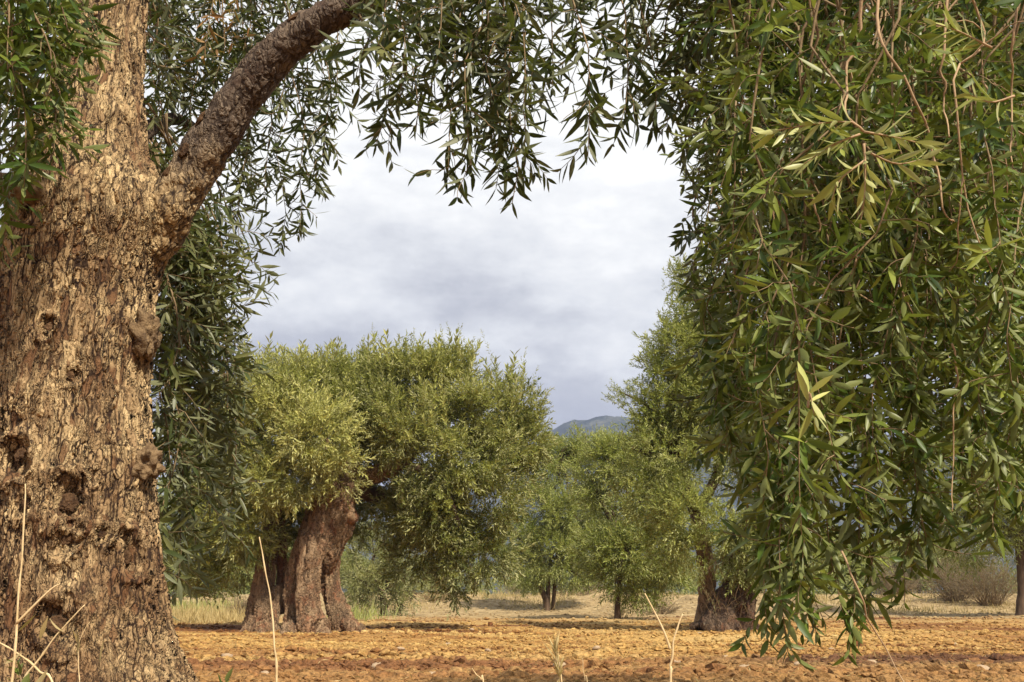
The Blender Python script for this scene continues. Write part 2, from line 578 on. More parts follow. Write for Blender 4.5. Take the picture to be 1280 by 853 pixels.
# plough turned up redder earth; the dark band at right is painted shade
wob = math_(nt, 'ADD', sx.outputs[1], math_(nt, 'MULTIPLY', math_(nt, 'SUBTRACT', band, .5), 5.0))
red = math_(nt, 'SUBTRACT', 1.0, mrange(wob, 9.0, 12.5))
c = mixc(nt, c, mixc(nt, (.24, .118, .052), rs.outputs[0], 1.0, 'MULTIPLY'), math_(nt, 'MULTIPLY', red, .6))
shade_strip = math_(nt, 'MULTIPLY', math_(nt, 'MULTIPLY', mrange(wob, 9.3, 10.0), math_(nt, 'SUBTRACT', 1.0, mrange(wob, 11.0, 11.6))), mrange(sx.outputs[0], .6, 3.4))
c = mixc(nt, c, mixc(nt, (.10, .045, .028), rs.outputs[0], 1.0, 'MULTIPLY'), math_(nt, 'MULTIPLY', shade_strip, .85))
pale_r = nd(nt, 'ShaderNodeMapRange', interpolation_type='SMOOTHSTEP')
pale_r.inputs['From Min'].default_value = 22; pale_r.inputs['From Max'].default_value = 36
L_(math_(nt, 'ADD', sx.outputs[1], math_(nt, 'MULTIPLY', math_(nt, 'SUBTRACT', band, .5), 22)), pale_r.inputs['Value'])
pn = noise(nt, tc.outputs['Object'], 3.5, 5, .65)
rp = ramp(nt, [(.3, (.16, .115, .06)), (.5, (.31, .225, .115)), (.7, (.43, .33, .18))])
L_(pn, rp.inputs[0])
c = mixc(nt, c, rp.outputs[0], pale_r.outputs[0])
far_r = nd(nt, 'ShaderNodeMapRange', interpolation_type='SMOOTHSTEP')
far_r.inputs['From Min'].default_value = 60; far_r.inputs['From Max'].default_value = 160
L_(sx.outputs[1], far_r.inputs['Value'])
fn = noise(nt, tc.outputs['Object'], .06, 4)
rfar = ramp(nt, [(.4, (.06, .075, .03)), (.62, (.22, .17, .08))])
L_(fn, rfar.inputs[0])
c = mixc(nt, c, rfar.outputs[0], far_r.outputs[0])
p = nd(nt, 'ShaderNodeBsdfPrincipled', i_Roughness=.92); p.inputs['Specular IOR Level'].default_value = .15
L_(c, p.inputs['Base Color'])
b = nd(nt, 'ShaderNodeBump', i_Strength=.8, i_Distance=.03)
L_(noise(nt, tc.outputs['Object'], 34, 5, .7), b.inputs['Height']); L_(b.outputs[0], p.inputs['Normal'])
o = nd(nt, 'ShaderNodeOutputMaterial'); L_(p.outputs[0], o.inputs[0])

GZ = gz(GX, GY)
ny, nx = GX.shape
ii = np.arange(ny - 1)[:, None] * nx + np.arange(nx - 1)[None, :]
GQ = np.stack([ii, ii + 1, ii + nx + 1, ii + nx], -1).reshape(-1, 4)
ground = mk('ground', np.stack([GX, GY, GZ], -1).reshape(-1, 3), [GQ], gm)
tag(ground, 'tilled orange soil of the olive grove', 'ground', kind='structure')

# clods of turned earth lying on the field
phi = (1 + 5 ** .5) / 2
ICO = nrm(np.array([(-1, phi, 0), (1, phi, 0), (-1, -phi, 0), (1, -phi, 0), (0, -1, phi), (0, 1, phi), (0, -1, -phi), (0, 1, -phi), (phi, 0, -1), (phi, 0, 1), (-phi, 0, -1), (-phi, 0, 1)], float))
ICF = np.array([(0, 11, 5), (0, 5, 1), (0, 1, 7), (0, 7, 10), (0, 10, 11), (1, 5, 9), (5, 11, 4), (11, 10, 2), (10, 7, 6), (7, 1, 8), (3, 9, 4), (3, 4, 2), (3, 2, 6), (3, 6, 8), (3, 8, 9), (4, 9, 5), (2, 4, 11), (6, 2, 10), (8, 6, 7), (9, 8, 1)])


def ground_samples(n, ylo=752, yhi=872, xlo=-150, xhi=1430):
    py = ylo + (yhi - ylo) * RNG.random(n)
    px = RNG.uniform(xlo, xhi, n)
    a, b_ = (px - 640) / F, (426.5 - py) / F
    d = np.stack([a, CP - b_ * SP, SP + b_ * CP], -1)
    t = -CAM_H / d[:, 2]
    return d[:, 0] * t, d[:, 1] * t


gx, gy = ground_samples(36000, 762)
sz = RNG.gamma(1.5, .0075, len(gx)) + .005 + gy * .0006
sz = np.minimum(sz * np.where(gy < 11, 1.25, 1.0), .075)
rot = RNG.uniform(0, 6.28, len(gx))
jit = 1 + RNG.uniform(-.35, .35, (len(gx), 12, 1))
lv = ICO[None] * jit * sz[:, None, None] * np.array([1.25, 1.0, .7])
cr, sr = np.cos(rot)[:, None], np.sin(rot)[:, None]
vx, vy = lv[..., 0] * cr - lv[..., 1] * sr, lv[..., 0] * sr + lv[..., 1] * cr
cv = np.stack([vx + gx[:, None], vy + gy[:, None], lv[..., 2] + (gz(gx, gy) + sz * .25)[:, None]], -1).reshape(-1, 3)
cf = (ICF[None] + (np.arange(len(gx)) * 12)[:, None, None]).reshape(-1, 3)
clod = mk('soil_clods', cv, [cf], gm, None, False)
tag(clod, 'small crumbled clods of orange soil strewn over the ploughed field', 'soil', kind='stuff')

# straw and fallen leaves littering the soil
lx, ly = ground_samples(4200, 764)
nl = len(lx)
LV = Leaves()
LV.add(np.stack([lx, ly, gz(lx, ly) + RNG.uniform(.012, .04, nl)], -1), RNG.normal(0, 1, (nl, 3)) * np.array([1, 1, .25]), RNG.normal(0, .4, (nl, 3)) + np.array([0, 0, 1.0]), RNG.uniform(.03, .11, nl), RNG.uniform(.004, .012, nl), RNG.random(nl))
tag(LV.obj('soil_litter', M['straw_leaf'], None, near=False), 'bits of straw and fallen dry leaves littering the orange soil', 'litter', kind='stuff')

# pale stones one can tell apart
stone_px = [(700, 838, 8), (655, 846, 7), (1000, 842, 8), (930, 848, 9), (790, 843, 7), (875, 795, 5), (560, 806, 4), (470, 838, 7), (610, 822, 5), (1090, 838, 8), (1190, 806, 5), (412, 787, 3), (398, 789, 3), (421, 788, 3), (500, 822, 5), (330, 842, 7), (284, 826, 6), (745, 815, 5), (1040, 812, 5), (845, 838, 7), (905, 822, 5), (1230, 847, 9), (1150, 832, 7), (540, 848, 7), (1260, 822, 5), (590, 790, 3)]
proto = []
for k in range(4):
    q = nrm(np.vstack([ICO] + [nrm(ICO[f].mean(0)[None]) for f in ICF]))
    fs = []
    for i_, f in enumerate(ICF):
        cidx = 12 + i_
        fs += [(f[0], f[1], cidx), (f[1], f[2], cidx), (f[2], f[0], cidx)]
    q = q * (1 + .28 * fbm(q[:, 0] * 1.5, q[:, 1] * 1.5, q[:, 2] * 1.5, 3, k * 9))[:, None] * np.array([1.2, 1.0, .75])
    me_o = mk('stone', q, [np.array(fs)], M['stone'], None, True)
    proto.append(me_o)
for k, (px, py, r) in enumerate(stone_px):
    o = proto[k] if k < 4 else proto[k % 4].copy()
    if k >= 4: COL.objects.link(o)
    g = gp(px, py)
    s = r * g[1] / F * random.uniform(.8, 1.1)
    o.location = (g[0], g[1], float(gz(g[0], g[1])) + s * .35)
    o.scale = (s, s, s * random.uniform(.7, 1.0))
    o.rotation_euler = (random.uniform(-.3, .3), random.uniform(-.3, .3), random.uniform(0, 6))
    tag(o, 'small pale stone lying loose on the orange ploughed soil', 'stone', 'loose stones on the ploughed soil')


# ------------------------------------------------------------------ hill
hx = np.linspace(-2600, 2600, 320)
hy = np.linspace(900, 2600, 110)
HX, HY = np.meshgrid(hx, hy)
pxr = HX / 1700 * F + 640 + 18
prof = np.interp(pxr, [-1500, -300, 100, 450, 560, 640, 690, 725, 780, 860, 1000, 1300, 2200], [.02, .07, .10, .09, .100, .122, .148, .163, .166, .172, .17, .14, .05])
ridge = np.exp(-((HY - 1700) / 420) ** 2)
HZ = 1700 * prof * ridge * 1.02 + ridge * (14 * fbm(HX / 160, HY / 160, 0, 4, 5) + 5.0 * fbm(HX / 26, HY / 26, 0, 3, 6))
HZ = HZ - 6 * (1 - np.minimum(ridge * 20, 1)) - 2
nyh, nxh = HX.shape
ii = np.arange(nyh - 1)[:, None] * nxh + np.arange(nxh - 1)[None, :]
hm, nt = new_mat('scrub covered hillside')
tc = nd(nt, 'ShaderNodeTexCoord')
n1 = noise(nt, tc.outputs['Object'], (.03), 7, .75)
r1 = ramp(nt, [(.38, (.009, .014, .010)), (.50, (.022, .030, .021)), (.62, (.09, .09, .065))])
nt.links.new(n1, r1.inputs[0])
p = nd(nt, 'ShaderNodeBsdfPrincipled', i_Roughness=.95); p.inputs['Specular IOR Level'].default_value = .05
nt.links.new(r1.outputs[0], p.inputs['Base Color'])
o = nd(nt, 'ShaderNodeOutputMaterial'); nt.links.new(p.outputs[0], o.inputs[0])
hill = mk('hill', np.stack([HX, HY, HZ], -1).reshape(-1, 3), [np.stack([ii, ii + 1, ii + nxh + 1, ii + nxh], -1).reshape(-1, 4)], hm)
tag(hill, 'distant blue scrub covered hill behind the grove', 'hill', kind='structure')

# ------------------------------------------------------------------ crowns of the trees further off
def sprig_template(L, leafL, leafW, npair, spread=(25, 60), bend=.35):
    LV = Leaves()
    path = twig_path((0, 0, 0), (0, 0, 1), L, bend * RNG.uniform(-.6, 1), 5, .1)
    k = npair
    d = np.linspace(.08, 1, k)
    P = np.stack([np.interp(d * L, np.linspace(0, L, 5), path[:, a]) for a in range(3)], -1)
    T = np.tile(nrm(path[-1] - path[0]), (k, 1))
    ref = nrm(np.cross(T, np.array([.6, .5, .1]))); ref2 = np.cross(T, ref)
    ph = np.arange(k) * 1.57 + RNG.uniform(0, 6)
    for sg in (0, math.pi):
        a = ph + sg + RNG.normal(0, .3, k)
        rad = np.cos(a)[:, None] * ref + np.sin(a)[:, None] * ref2
        al = np.radians(RNG.uniform(*spread, k)) * (1 - .4 * d)
        D = T * np.cos(al)[:, None] + rad * np.sin(al)[:, None]
        N = T * np.sin(al)[:, None] - rad * np.cos(al)[:, None] + RNG.normal(0, .5, (k, 3))
        s = RNG.uniform(.7, 1.15, k)
        LV.add(P, D, N, leafL * s, leafW * s, np.zeros(k))
    return [np.vstack(LV.P), nrm(np.vstack(LV.D)), np.vstack(LV.N), np.concatenate(LV.L), np.concatenate(LV.W)], path


def place_sprigs(LV, temps, P, D, sc, tone, st=None, twig_r=.004):
    """many sprigs put at P along D"""
    D = nrm(D)
    n = len(P)
    A = nrm(np.cross(D, RNG.normal(0, 1, (n, 3)))); B = np.cross(D, A)
    R = np.stack([A, B, D], -1)
    which = RNG.integers(0, len(temps), n)
    for k, (t, path) in enumerate(temps):
        w = np.where(which == k)[0]
        if not len(w): continue
        m = len(t[0]); r = R[w]; s = sc[w][:, None]
        tp = np.einsum('nij,mj->nmi', r, t[0]) * s[..., None] + P[w][:, None, :]
        td = np.einsum('nij,mj->nmi', r, t[1])
        tn = np.einsum('nij,mj->nmi', r, t[2])
        LV.add(tp.reshape(-1, 3), td.reshape(-1, 3), tn.reshape(-1, 3), (t[3][None] * s).ravel(), (t[4][None] * s).ravel(),
               np.clip(np.repeat(tone[w], m) + RNG.normal(0, .14, len(w) * m), 0, 1))


def clump_sprigs(LV, temps, c, r, n, tone, up=.7, outw=.9, inner=.45, smin=.7, smax=1.3, flat=.8):
    u = nrm(RNG.normal(0, 1, (n, 3)))
    rad = inner + (1 - inner) * RNG.random(n) ** .6
    # uneven outline
    lump = 1 + .30 * vnoise(u[:, 0] * 1.8 + c[0], u[:, 1] * 1.8 + c[1], u[:, 2] * 1.8 + c[2], 3) + .22 * vnoise(u[:, 0] * 4.5 + c[0], u[:, 1] * 4.5 + c[1], u[:, 2] * 4.5 + c[2], 8)
    P = c + u * (rad * lump)[:, None] * np.array([r, r, r * flat])
    f_ = 1.15 / max(r, .3)
    hole = vnoise(P[:, 0] * f_ + 5, P[:, 1] * f_, P[:, 2] * f_, 21) + .5 * vnoise(P[:, 0] * f_ * 2.3, P[:, 1] * f_ * 2.3, P[:, 2] * f_ * 2.3, 22)
    ok = hole > -.03
    u, P, tone, n = u[ok], P[ok], np.broadcast_to(tone, ok.shape)[ok], int(ok.sum())
    if n < 2: return
    D = u * outw + UP * up * RNG.uniform(-.2, 1.4, n)[:, None] + RNG.normal(0, .55, (n, 3))
    low = u[:, 2] < -.3
    D[low] -= UP * up * 1.2
    place_sprigs(LV, temps, P, D, RNG.uniform(smin, smax, n), np.clip(tone + RNG.normal(0, .10, n) + .22 * vnoise(P[:, 0] * 2.2, P[:, 1] * 2.2, P[:, 2] * 2.2, 4), 0, 1))


def gen_tree(name, base, label, trunkP, clumps, density, leafL, leafW, leafm, barkm, cat='tree', sprigL=.32, npair=7, up=.7, group=None, extra=None, limb_r=.06, trunkR=None, sides=10, inner=.45, tone0=.5):
    """trunk + limbs + crown, base at the ground"""
    root = empty(name, base, label, cat, group)
    for (P, R) in trunkP:
        V, p = tube_arrays(catmull(P, 16), np.interp(np.linspace(0, 1, 16), np.linspace(0, 1, len(R)), R), sides, .12, len(P))
        mk('trunk', V, p, barkm, root)
    LV = Leaves()
    temps = [sprig_template(sprigL, leafL, leafW, npair) for _ in range(10)]
    tops = [np.asarray(P[-1], float) for P, R in trunkP]
    lb = Bag()
    for (c, r, tn) in clumps:
        c = np.asarray(c, float)
        n = max(20, int(2.1 * density * r * r))
        clump_sprigs(LV, temps, c, r, n, tone0 + tn, up, inner=inner)
        tp = min(tops, key=lambda q: np.linalg.norm(q - c))
        mid = (tp + c) / 2 + RNG.normal(0, .12, 3) - UP * .1
        path = catmull([tp - UP * .1, mid, c, c + (c - tp) * .15], 9)
        V, p = tube_arrays(path, np.linspace(limb_r, limb_r * .25, 9), 5)
        lb.add(V, p)
        for q in range(5):
            e = c + nrm(RNG.normal(0, 1, 3)) * r * .8
            V, p = tube_arrays(np.array([mid + (c - mid) * .5, (c + e) / 2 + RNG.normal(0, .05, 3), e]), [limb_r * .35, limb_r * .25, limb_r * .1], 4)
            lb.add(V, p)
    lb.obj('branches', barkm, root)
    if extra: extra(LV, temps, root)
    LV.obj('crown', leafm, root, near=False)
    return root


def cl(lst, base_y):
    """clumps listed as (px, py, radius px, depth offset, tone)"""
    out = []
    for (px, py, r, dy, tn) in lst:
        Y = base_y + dy
        out.append((at(px, py, Y), r * Y / F, tn))
    return out


# ---- the old giant olive in the middle distance
MB_ = gp(375, 790)
MY = MB_[1]


def mpx(px, py, dy=0): return at(px, py, MY + dy)


ppm = MY / F  # metres per pixel there
old = empty('olive_tree', (MB_[0], MB_[1], 0), 'ancient olive with a thick twisted split trunk and broad bushy crown', 'tree')


def remesh_trunk(name, tubes, parent, mat, voxel, noise_amp, freq, seed=3):
    bag = Bag()
    for (P, R, sd) in tubes:
        n = 22
        V, p = tube_arrays(catmull(P, n), np.interp(np.linspace(0, 1, n), np.linspace(0, 1, len(R)), R), 18, .16, sd, True, .10)
        bag.add(V, p)
    o = bag.obj(name, mat, parent)
    md = o.modifiers.new('r', 'REMESH'); md.mode = 'VOXEL'; md.voxel_size = voxel; md.use_smooth_shade = True
    s_ = o.modifiers.new('s', 'SMOOTH'); s_.iterations = 3; s_.factor = .5
    bpy.context.view_layer.update()
    dg = bpy.context.evaluated_depsgraph_get()
    me = bpy.data.meshes.new_from_object(o.evaluated_get(dg))
    o.modifiers.clear()
    om = o.data; o.data = me
    bpy.data.meshes.remove(om)
    n = len(me.vertices)
    co = np.empty(n * 3, np.float32); me.vertices.foreach_get('co', co); co = co.reshape(-1, 3).astype(float)
    no = np.empty(n * 3, np.float32); me.vertices.foreach_get('normal', no); no = no.reshape(-1, 3)
    d = noise_amp * (fbm(co[:, 0] * freq, co[:, 1] * freq, co[:, 2] * freq * .22, 4, seed))
    me.vertices.foreach_set('co', (co + no * d[:, None]).astype(np.float32).ravel())
    me.update()
    if not me.materials: me.materials.append(mat)
    me.polygons.foreach_set('use_smooth', np.ones(len(me.polygons), bool))
    return o


k = ppm
tubes = [
    # right stem: three cords twisting up together
    ([mpx(442, 802, .0), mpx(424, 765, .1), mpx(411, 730, .15), mpx(411, 700, .05), mpx(422, 655, -.15), mpx(430, 605, -.1), mpx(440, 560, .2)], np.array([17, 12, 11, 12, 15, 14, 13]) * k, 2),
    ([mpx(396, 804, -.6), mpx(388, 765, -.5), mpx(385, 730, -.45), mpx(388, 695, -.45), mpx(403, 650, -.3), mpx(413, 610, -.2), mpx(402, 560, .1)], np.array([18, 13, 12, 13, 15, 16, 13]) * k, 5),
    ([mpx(360, 803, -.2), mpx(364, 770, -.1), mpx(366, 735, .0), mpx(373, 700, .05), mpx(388, 660, .1), mpx(405, 620, .25)], np.array([12, 9, 10, 11, 11, 11]) * k, 7),
    ([mpx(402, 700, .35), mpx(412, 650, .4), mpx(422, 600, .4)], np.array([11, 13, 13]) * k, 17),
    ([mpx(440, 652, -.1), mpx(432, 640, -.2), mpx(425, 628, -.2)], np.array([7, 9, 6]) * k, 19),
    # left stem
    ([mpx(326, 804, .1), mpx(331, 765, .2), mpx(333, 715, .3), mpx(336, 670, .5), mpx(343, 630, .6), mpx(345, 590, .7)], np.array([15, 10, 9, 9, 10, 9]) * k, 9),
    ([mpx(306, 804, .4), mpx(313, 775, .4), mpx(322, 740, .4), mpx(334, 690, .45)], np.array([11, 8, 8, 5]) * k, 11),
    ([mpx(349, 765, .6), mpx(353, 730, .6), mpx(352, 690, .65), mpx(350, 650, .7)], np.array([7, 6, 6, 8]) * k, 13),
    ([mpx(343, 804, -.2), mpx(345, 770, .05), mpx(347, 735, .3)], np.array([8, 6, 6]) * k, 15),
    # roots running out over the soil
    ([mpx(430, 778, -.3), mpx(446, 790, -.4), mpx(470, 799, -.5)], np.array([10, 8, 3]) * k, 21),
    ([mpx(400, 780, -.7), mpx(405, 792, -1.0), mpx(412, 803, -1.3)], np.array([11, 8, 3]) * k, 22),
    ([mpx(366, 785, -.3), mpx(360, 796, -.7), mpx(350, 806, -1.0)], np.array([8, 7, 3]) * k, 23),
    ([mpx(318, 780, .2), mpx(302, 792, .0), mpx(284, 798, -.1)], np.array([9, 7, 3]) * k, 24),
    ([mpx(330, 785, .0), mpx(326, 797, -.4), mpx(322, 806, -.8)], np.array([8, 6, 3]) * k, 25),
]
remesh_trunk('trunk', tubes, old, M['bark_mid'], .02, .075, 3.4)
for (pts, rr) in [
    ([(432, 615, .2), (455, 598, .1), (480, 588, -.1), (500, 578, -.3), (520, 560, -.2), (545, 520, .1)], [15, 13, 11, 9, 6, 3]),
    ([(405, 600, .1), (385, 560, 0), (370, 520, -.2), (350, 480, -.2)], [15, 11, 8, 3]),
    ([(438, 570, .3), (450, 530, .5), (470, 480, .5), (500, 440, .5)], [13, 9, 6, 3]),
    ([(346, 600, .7), (330, 560, .8), (310, 520, .8)], [10, 8, 4]),
    ([(440, 610, .3), (490, 625, .8), (540, 630, .9), (590, 600, .8), (630, 560, .6)], [12, 9, 7, 5, 2]),
    ([(500, 580, -.3), (530, 590, -.6), (560, 620, -.8), (575, 660, -.8)], [7, 5, 4, 2]),
]:
    P = np.array([mpx(*q) for q in pts])
    V, p = tube_arrays(catmull(P, 18), np.interp(np.linspace(0, 1, 18), np.linspace(0, 1, len(rr)), np.array(rr) * k), 10, .14, 4)
    mk('limb', V, p, M['bark_far'] if rr[0] < 15 else M['bark_mid'], old)
temps = [sprig_template(.25, .082, .024, 7, (25, 68)) for _ in range(12)]
mid_clumps = [
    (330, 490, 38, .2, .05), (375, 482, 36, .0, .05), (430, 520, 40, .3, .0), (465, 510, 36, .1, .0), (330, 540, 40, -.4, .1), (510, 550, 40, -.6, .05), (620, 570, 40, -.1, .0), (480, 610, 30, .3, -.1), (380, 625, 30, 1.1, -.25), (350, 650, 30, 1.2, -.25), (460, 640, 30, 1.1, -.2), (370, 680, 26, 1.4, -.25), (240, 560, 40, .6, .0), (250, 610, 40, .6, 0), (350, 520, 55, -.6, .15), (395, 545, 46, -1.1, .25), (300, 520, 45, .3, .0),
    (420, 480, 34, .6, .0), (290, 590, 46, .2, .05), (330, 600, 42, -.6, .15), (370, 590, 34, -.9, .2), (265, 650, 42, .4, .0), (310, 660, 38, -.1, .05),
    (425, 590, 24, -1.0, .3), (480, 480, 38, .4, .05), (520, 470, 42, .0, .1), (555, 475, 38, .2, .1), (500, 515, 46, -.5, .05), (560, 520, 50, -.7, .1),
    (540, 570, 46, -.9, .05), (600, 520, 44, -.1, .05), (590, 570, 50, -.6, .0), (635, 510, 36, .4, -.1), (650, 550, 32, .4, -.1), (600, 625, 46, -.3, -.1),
    (550, 630, 46, -.4, -.1), (560, 680, 44, .0, -.15), (605, 685, 40, .2, -.15), (510, 640, 38, .4, -.15), (640, 600, 30, .5, -.1), (525, 690, 34, .6, -.15), (470, 540, 36, .5, -.1),
    (445, 470, 30, 1.0, -.1), (240, 700, 36, .9, -.05), (285, 700, 34, .6, -.05), (580, 725, 26, .2, -.15),
]
# hollow of the crown between the two stems stays open
LV = Leaves()
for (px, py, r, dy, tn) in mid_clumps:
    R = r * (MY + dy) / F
    clump_sprigs(LV, temps, at(px, py, MY + dy), R, int(2350 * R * R) + 30, (.50 if px < 440 else .37) + tn, .8 if py < 560 else .35, .75, .30, .6, 1.5, .95)  # lit left side and shaded right side put into the leaf tone
# tall spring shoots that stand up out of the top
for (x0, x1, yy, dy, n) in [(300, 420, 468, 0, 90), (455, 590, 462, .1, 130), (600, 655, 492, .3, 60), (280, 330, 485, .2, 30)]:
    px = RNG.uniform(x0, x1, n); py = yy + RNG.uniform(-14, 30, n)
    P = np.array([at(a, b_, MY + dy + RNG.uniform(-.8, .6)) for a, b_ in zip(px, py)])
    D = np.tile(UP, (n, 1)) + RNG.normal(0, .22, (n, 3))
    place_sprigs(LV, temps, P, D, RNG.uniform(1.1, 2.3, n), RNG.uniform(.3, .65, n))
n = 60
px = RNG.uniform(640, 680, n); py = RNG.uniform(490, 560, n)
P = np.array([at(a, b_, MY + .4 + RNG.uniform(-.5, .5)) for a, b_ in zip(px, py)])
place_sprigs(LV, temps, P, np.tile(np.array([.8, 0, .5]), (n, 1)) + RNG.normal(0, .4, (n, 3)), RNG.uniform(.6, 1.1, n), RNG.uniform(.2, .5, n))
for (px0, py0, r0_, dy, n) in [(340, 478, 30, 0, 24), (390, 470, 26, 0, 22), (480, 462, 26, .2, 26), (525, 452, 30, 0, 34), (570, 450, 26, .1, 30), (430, 480, 20, .4, 14), (625, 485, 24, .2, 20), (310, 480, 22, .2, 14), (660, 520, 18, .3, 14)]:
    for q in range(n):
        b0 = at(px0 + random.gauss(0, r0_ * .6), py0 + random.uniform(0, 26), MY + dy + random.uniform(-.7, .5))
        tw = twig_path(b0, (random.gauss(0, .22), random.gauss(0, .22), 1), random.uniform(.35, .85), -.1, 6, .07)
        leaves_on(LV, tw, .034, .08, .019, .5, start=.05)
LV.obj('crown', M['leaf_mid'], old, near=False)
tag(MB_ is not None and old)

# ---- two stemmed olive on the right
RB = gp(893, 789)
RY = RB[1]
rq = lambda px, py, dy=0: at(px, py, RY + dy)
rk = RY / F
twin = empty('olive_tree', (RB[0], RB[1], 0), 'tall olive with a pale upright stem and a shaggy leaning stem, half behind hanging leaves', 'tree')
V, p = tube_arrays(catmull([rq(874, 800, .3), rq(880, 770, .3), rq(884, 735, .3), rq(880, 690, .3), rq(870, 640, .3)], 24), np.interp(np.linspace(0, 1, 24), [0, .2, .5, 1], np.array([17, 11, 10, 9]) * rk), 14, .16, 3)
mk('trunk', V, p, M['bark_mid'], twin)
remesh_trunk('trunk', [([rq(898, 800, -.1), rq(908, 770, 0), rq(920, 735, 0), rq(938, 690, 0), rq(950, 640, 0)], np.array([34, 24, 18, 16, 13]) * rk, 4),
                       ([rq(925, 800, .1), rq(922, 770, 0), rq(928, 735, 0)], np.array([26, 18, 16]) * rk, 6)], twin, M['bark_dark'], .03, .13, 4.5, 8)
for pts, rr in [([(870, 640, .3), (850, 590, .2), (835, 520, 0), (850, 440, 0)], [9, 7, 5, 3]), ([(870, 640, .3), (900, 580, .3), (900, 480, .2)], [8, 6, 3]), ([(950, 640, 0), (960, 560, 0), (940, 460, 0), (930, 380, 0)], [12, 9, 6, 3]), ([(850, 600, .2), (815, 570, 0), (790, 560, -.2)], [5, 4, 2]), ([(838, 530, 0), (805, 505, 0), (775, 490, 0)], [3, 2, .8])]:
    P = np.array([rq(*q) for q in pts])
    V, p = tube_arrays(catmull(P, 14), np.interp(np.linspace(0, 1, 14), np.linspace(0, 1, len(rr)), np.array(rr) * rk), 8, .1, 4)
    mk('limb', V, p, M['bark_far'], twin)
LV = Leaves()
for (px, py, r, dy, tn) in [(865, 395, 36, .2, .0), (850, 440, 42, 0, .05), (825, 470, 30, .1, .05), (830, 520, 36, 0, .1), (800, 580, 30, .1, .1), (790, 620, 30, .2, .05), (900, 430, 46, .3, .0), (850, 500, 44, -.2, .1), (890, 510, 48, -.4, .1), (835, 560, 44, -.3, .15), (880, 580, 50, -.8, .15), (930, 560, 54, -.3, .05),
                            (815, 620, 34, -.1, .05), (860, 650, 44, -.8, .1), (905, 650, 46, -.7, .05), (950, 640, 46, -.2, .0), (830, 680, 30, .2, .0), (880, 690, 26, -.6, .0), (930, 690, 34, -.5, -.05), (960, 700, 34, -.2, -.1), (990, 620, 50, .4, -.1), (960, 480, 60, .6, -.05), (1010, 540, 60, .7, -.1), (860, 350, 22, .2, -.05), (1000, 690, 40, .3, -.1)]:
    R = r * (RY + dy) / F
    clump_sprigs(LV, temps, at(px, py, RY + dy), R, int(2200 * R * R) + 24, .46 + tn, .6, .75, .3, .6, 1.25, .95)
n = 130
px = RNG.uniform(762, 820, n); py = 497 + RNG.uniform(-14, 14, n) - (px - 765) * .1
P = np.array([at(a, b_, RY + RNG.uniform(-.3, .3)) for a, b_ in zip(px, py)])
place_sprigs(LV, temps, P, np.tile(np.array([-.5, 0, .5]), (n, 1)) + RNG.normal(0, .5, (n, 3)), RNG.uniform(.5, .9, n), RNG.uniform(.1, .4, n))
n = 70
px = RNG.uniform(825, 905, n); py = 385 + RNG.uniform(-40, 30, n)
P = np.array([at(a, b_, RY + RNG.uniform(-.5, .5)) for a, b_ in zip(px, py)])
place_sprigs(LV, temps, P, np.tile(UP, (n, 1)) + RNG.normal(0, .35, (n, 3)), RNG.uniform(.8, 1.3, n), RNG.uniform(.2, .5, n))
LV.obj('crown', M['leaf_far'], twin, near=False)
# suckers round the leaning stem
LV = Leaves(); st = Bag()
for q in range(70):
    b0 = rq(random.uniform(885, 945), random.uniform(700, 792), random.uniform(-.7, -.1)); b0[2] = max(b0[2], .02)
    tw = twig_path(b0, (random.uniform(-.7, .7), -.4, .9), random.uniform(.2, .6), .3)
    V, p = tube_arrays(tw, np.linspace(.006, .002, len(tw)), 4, cap=False); st.add(V, p)
    if q % 3 == 0: leaves_on(LV, tw, .05, .07, .015, .4)
so = st.obj('suckers', M['twig'], twin); LV.obj('leaves', M['leaf_grey'], so, near=False)


def simple_tree(px, py, label, clumps, stems, leafm, dens=520, leaf=(.115, .027), group=None, up=.6, cat='tree', name='olive_tree', limb=.05):
    b_ = gp(px, py)
    Y = b_[1]
    kk = Y / F
    b0 = (b_[0], b_[1], float(gz(b_[0], b_[1])))
    tr = []
    for pts, rr in stems:
        P = np.array([at(x, y, Y + d) for x, y, d in pts])
        P[0, 2] = min(P[0, 2], b0[2] - .05)
        tr.append((P, np.array(rr) * kk))
    return gen_tree(name, b0, label, tr, cl(clumps, Y), dens, leaf[0], leaf[1], leafm, M['bark_far'], cat, .38, 6, up, group, limb_r=limb)


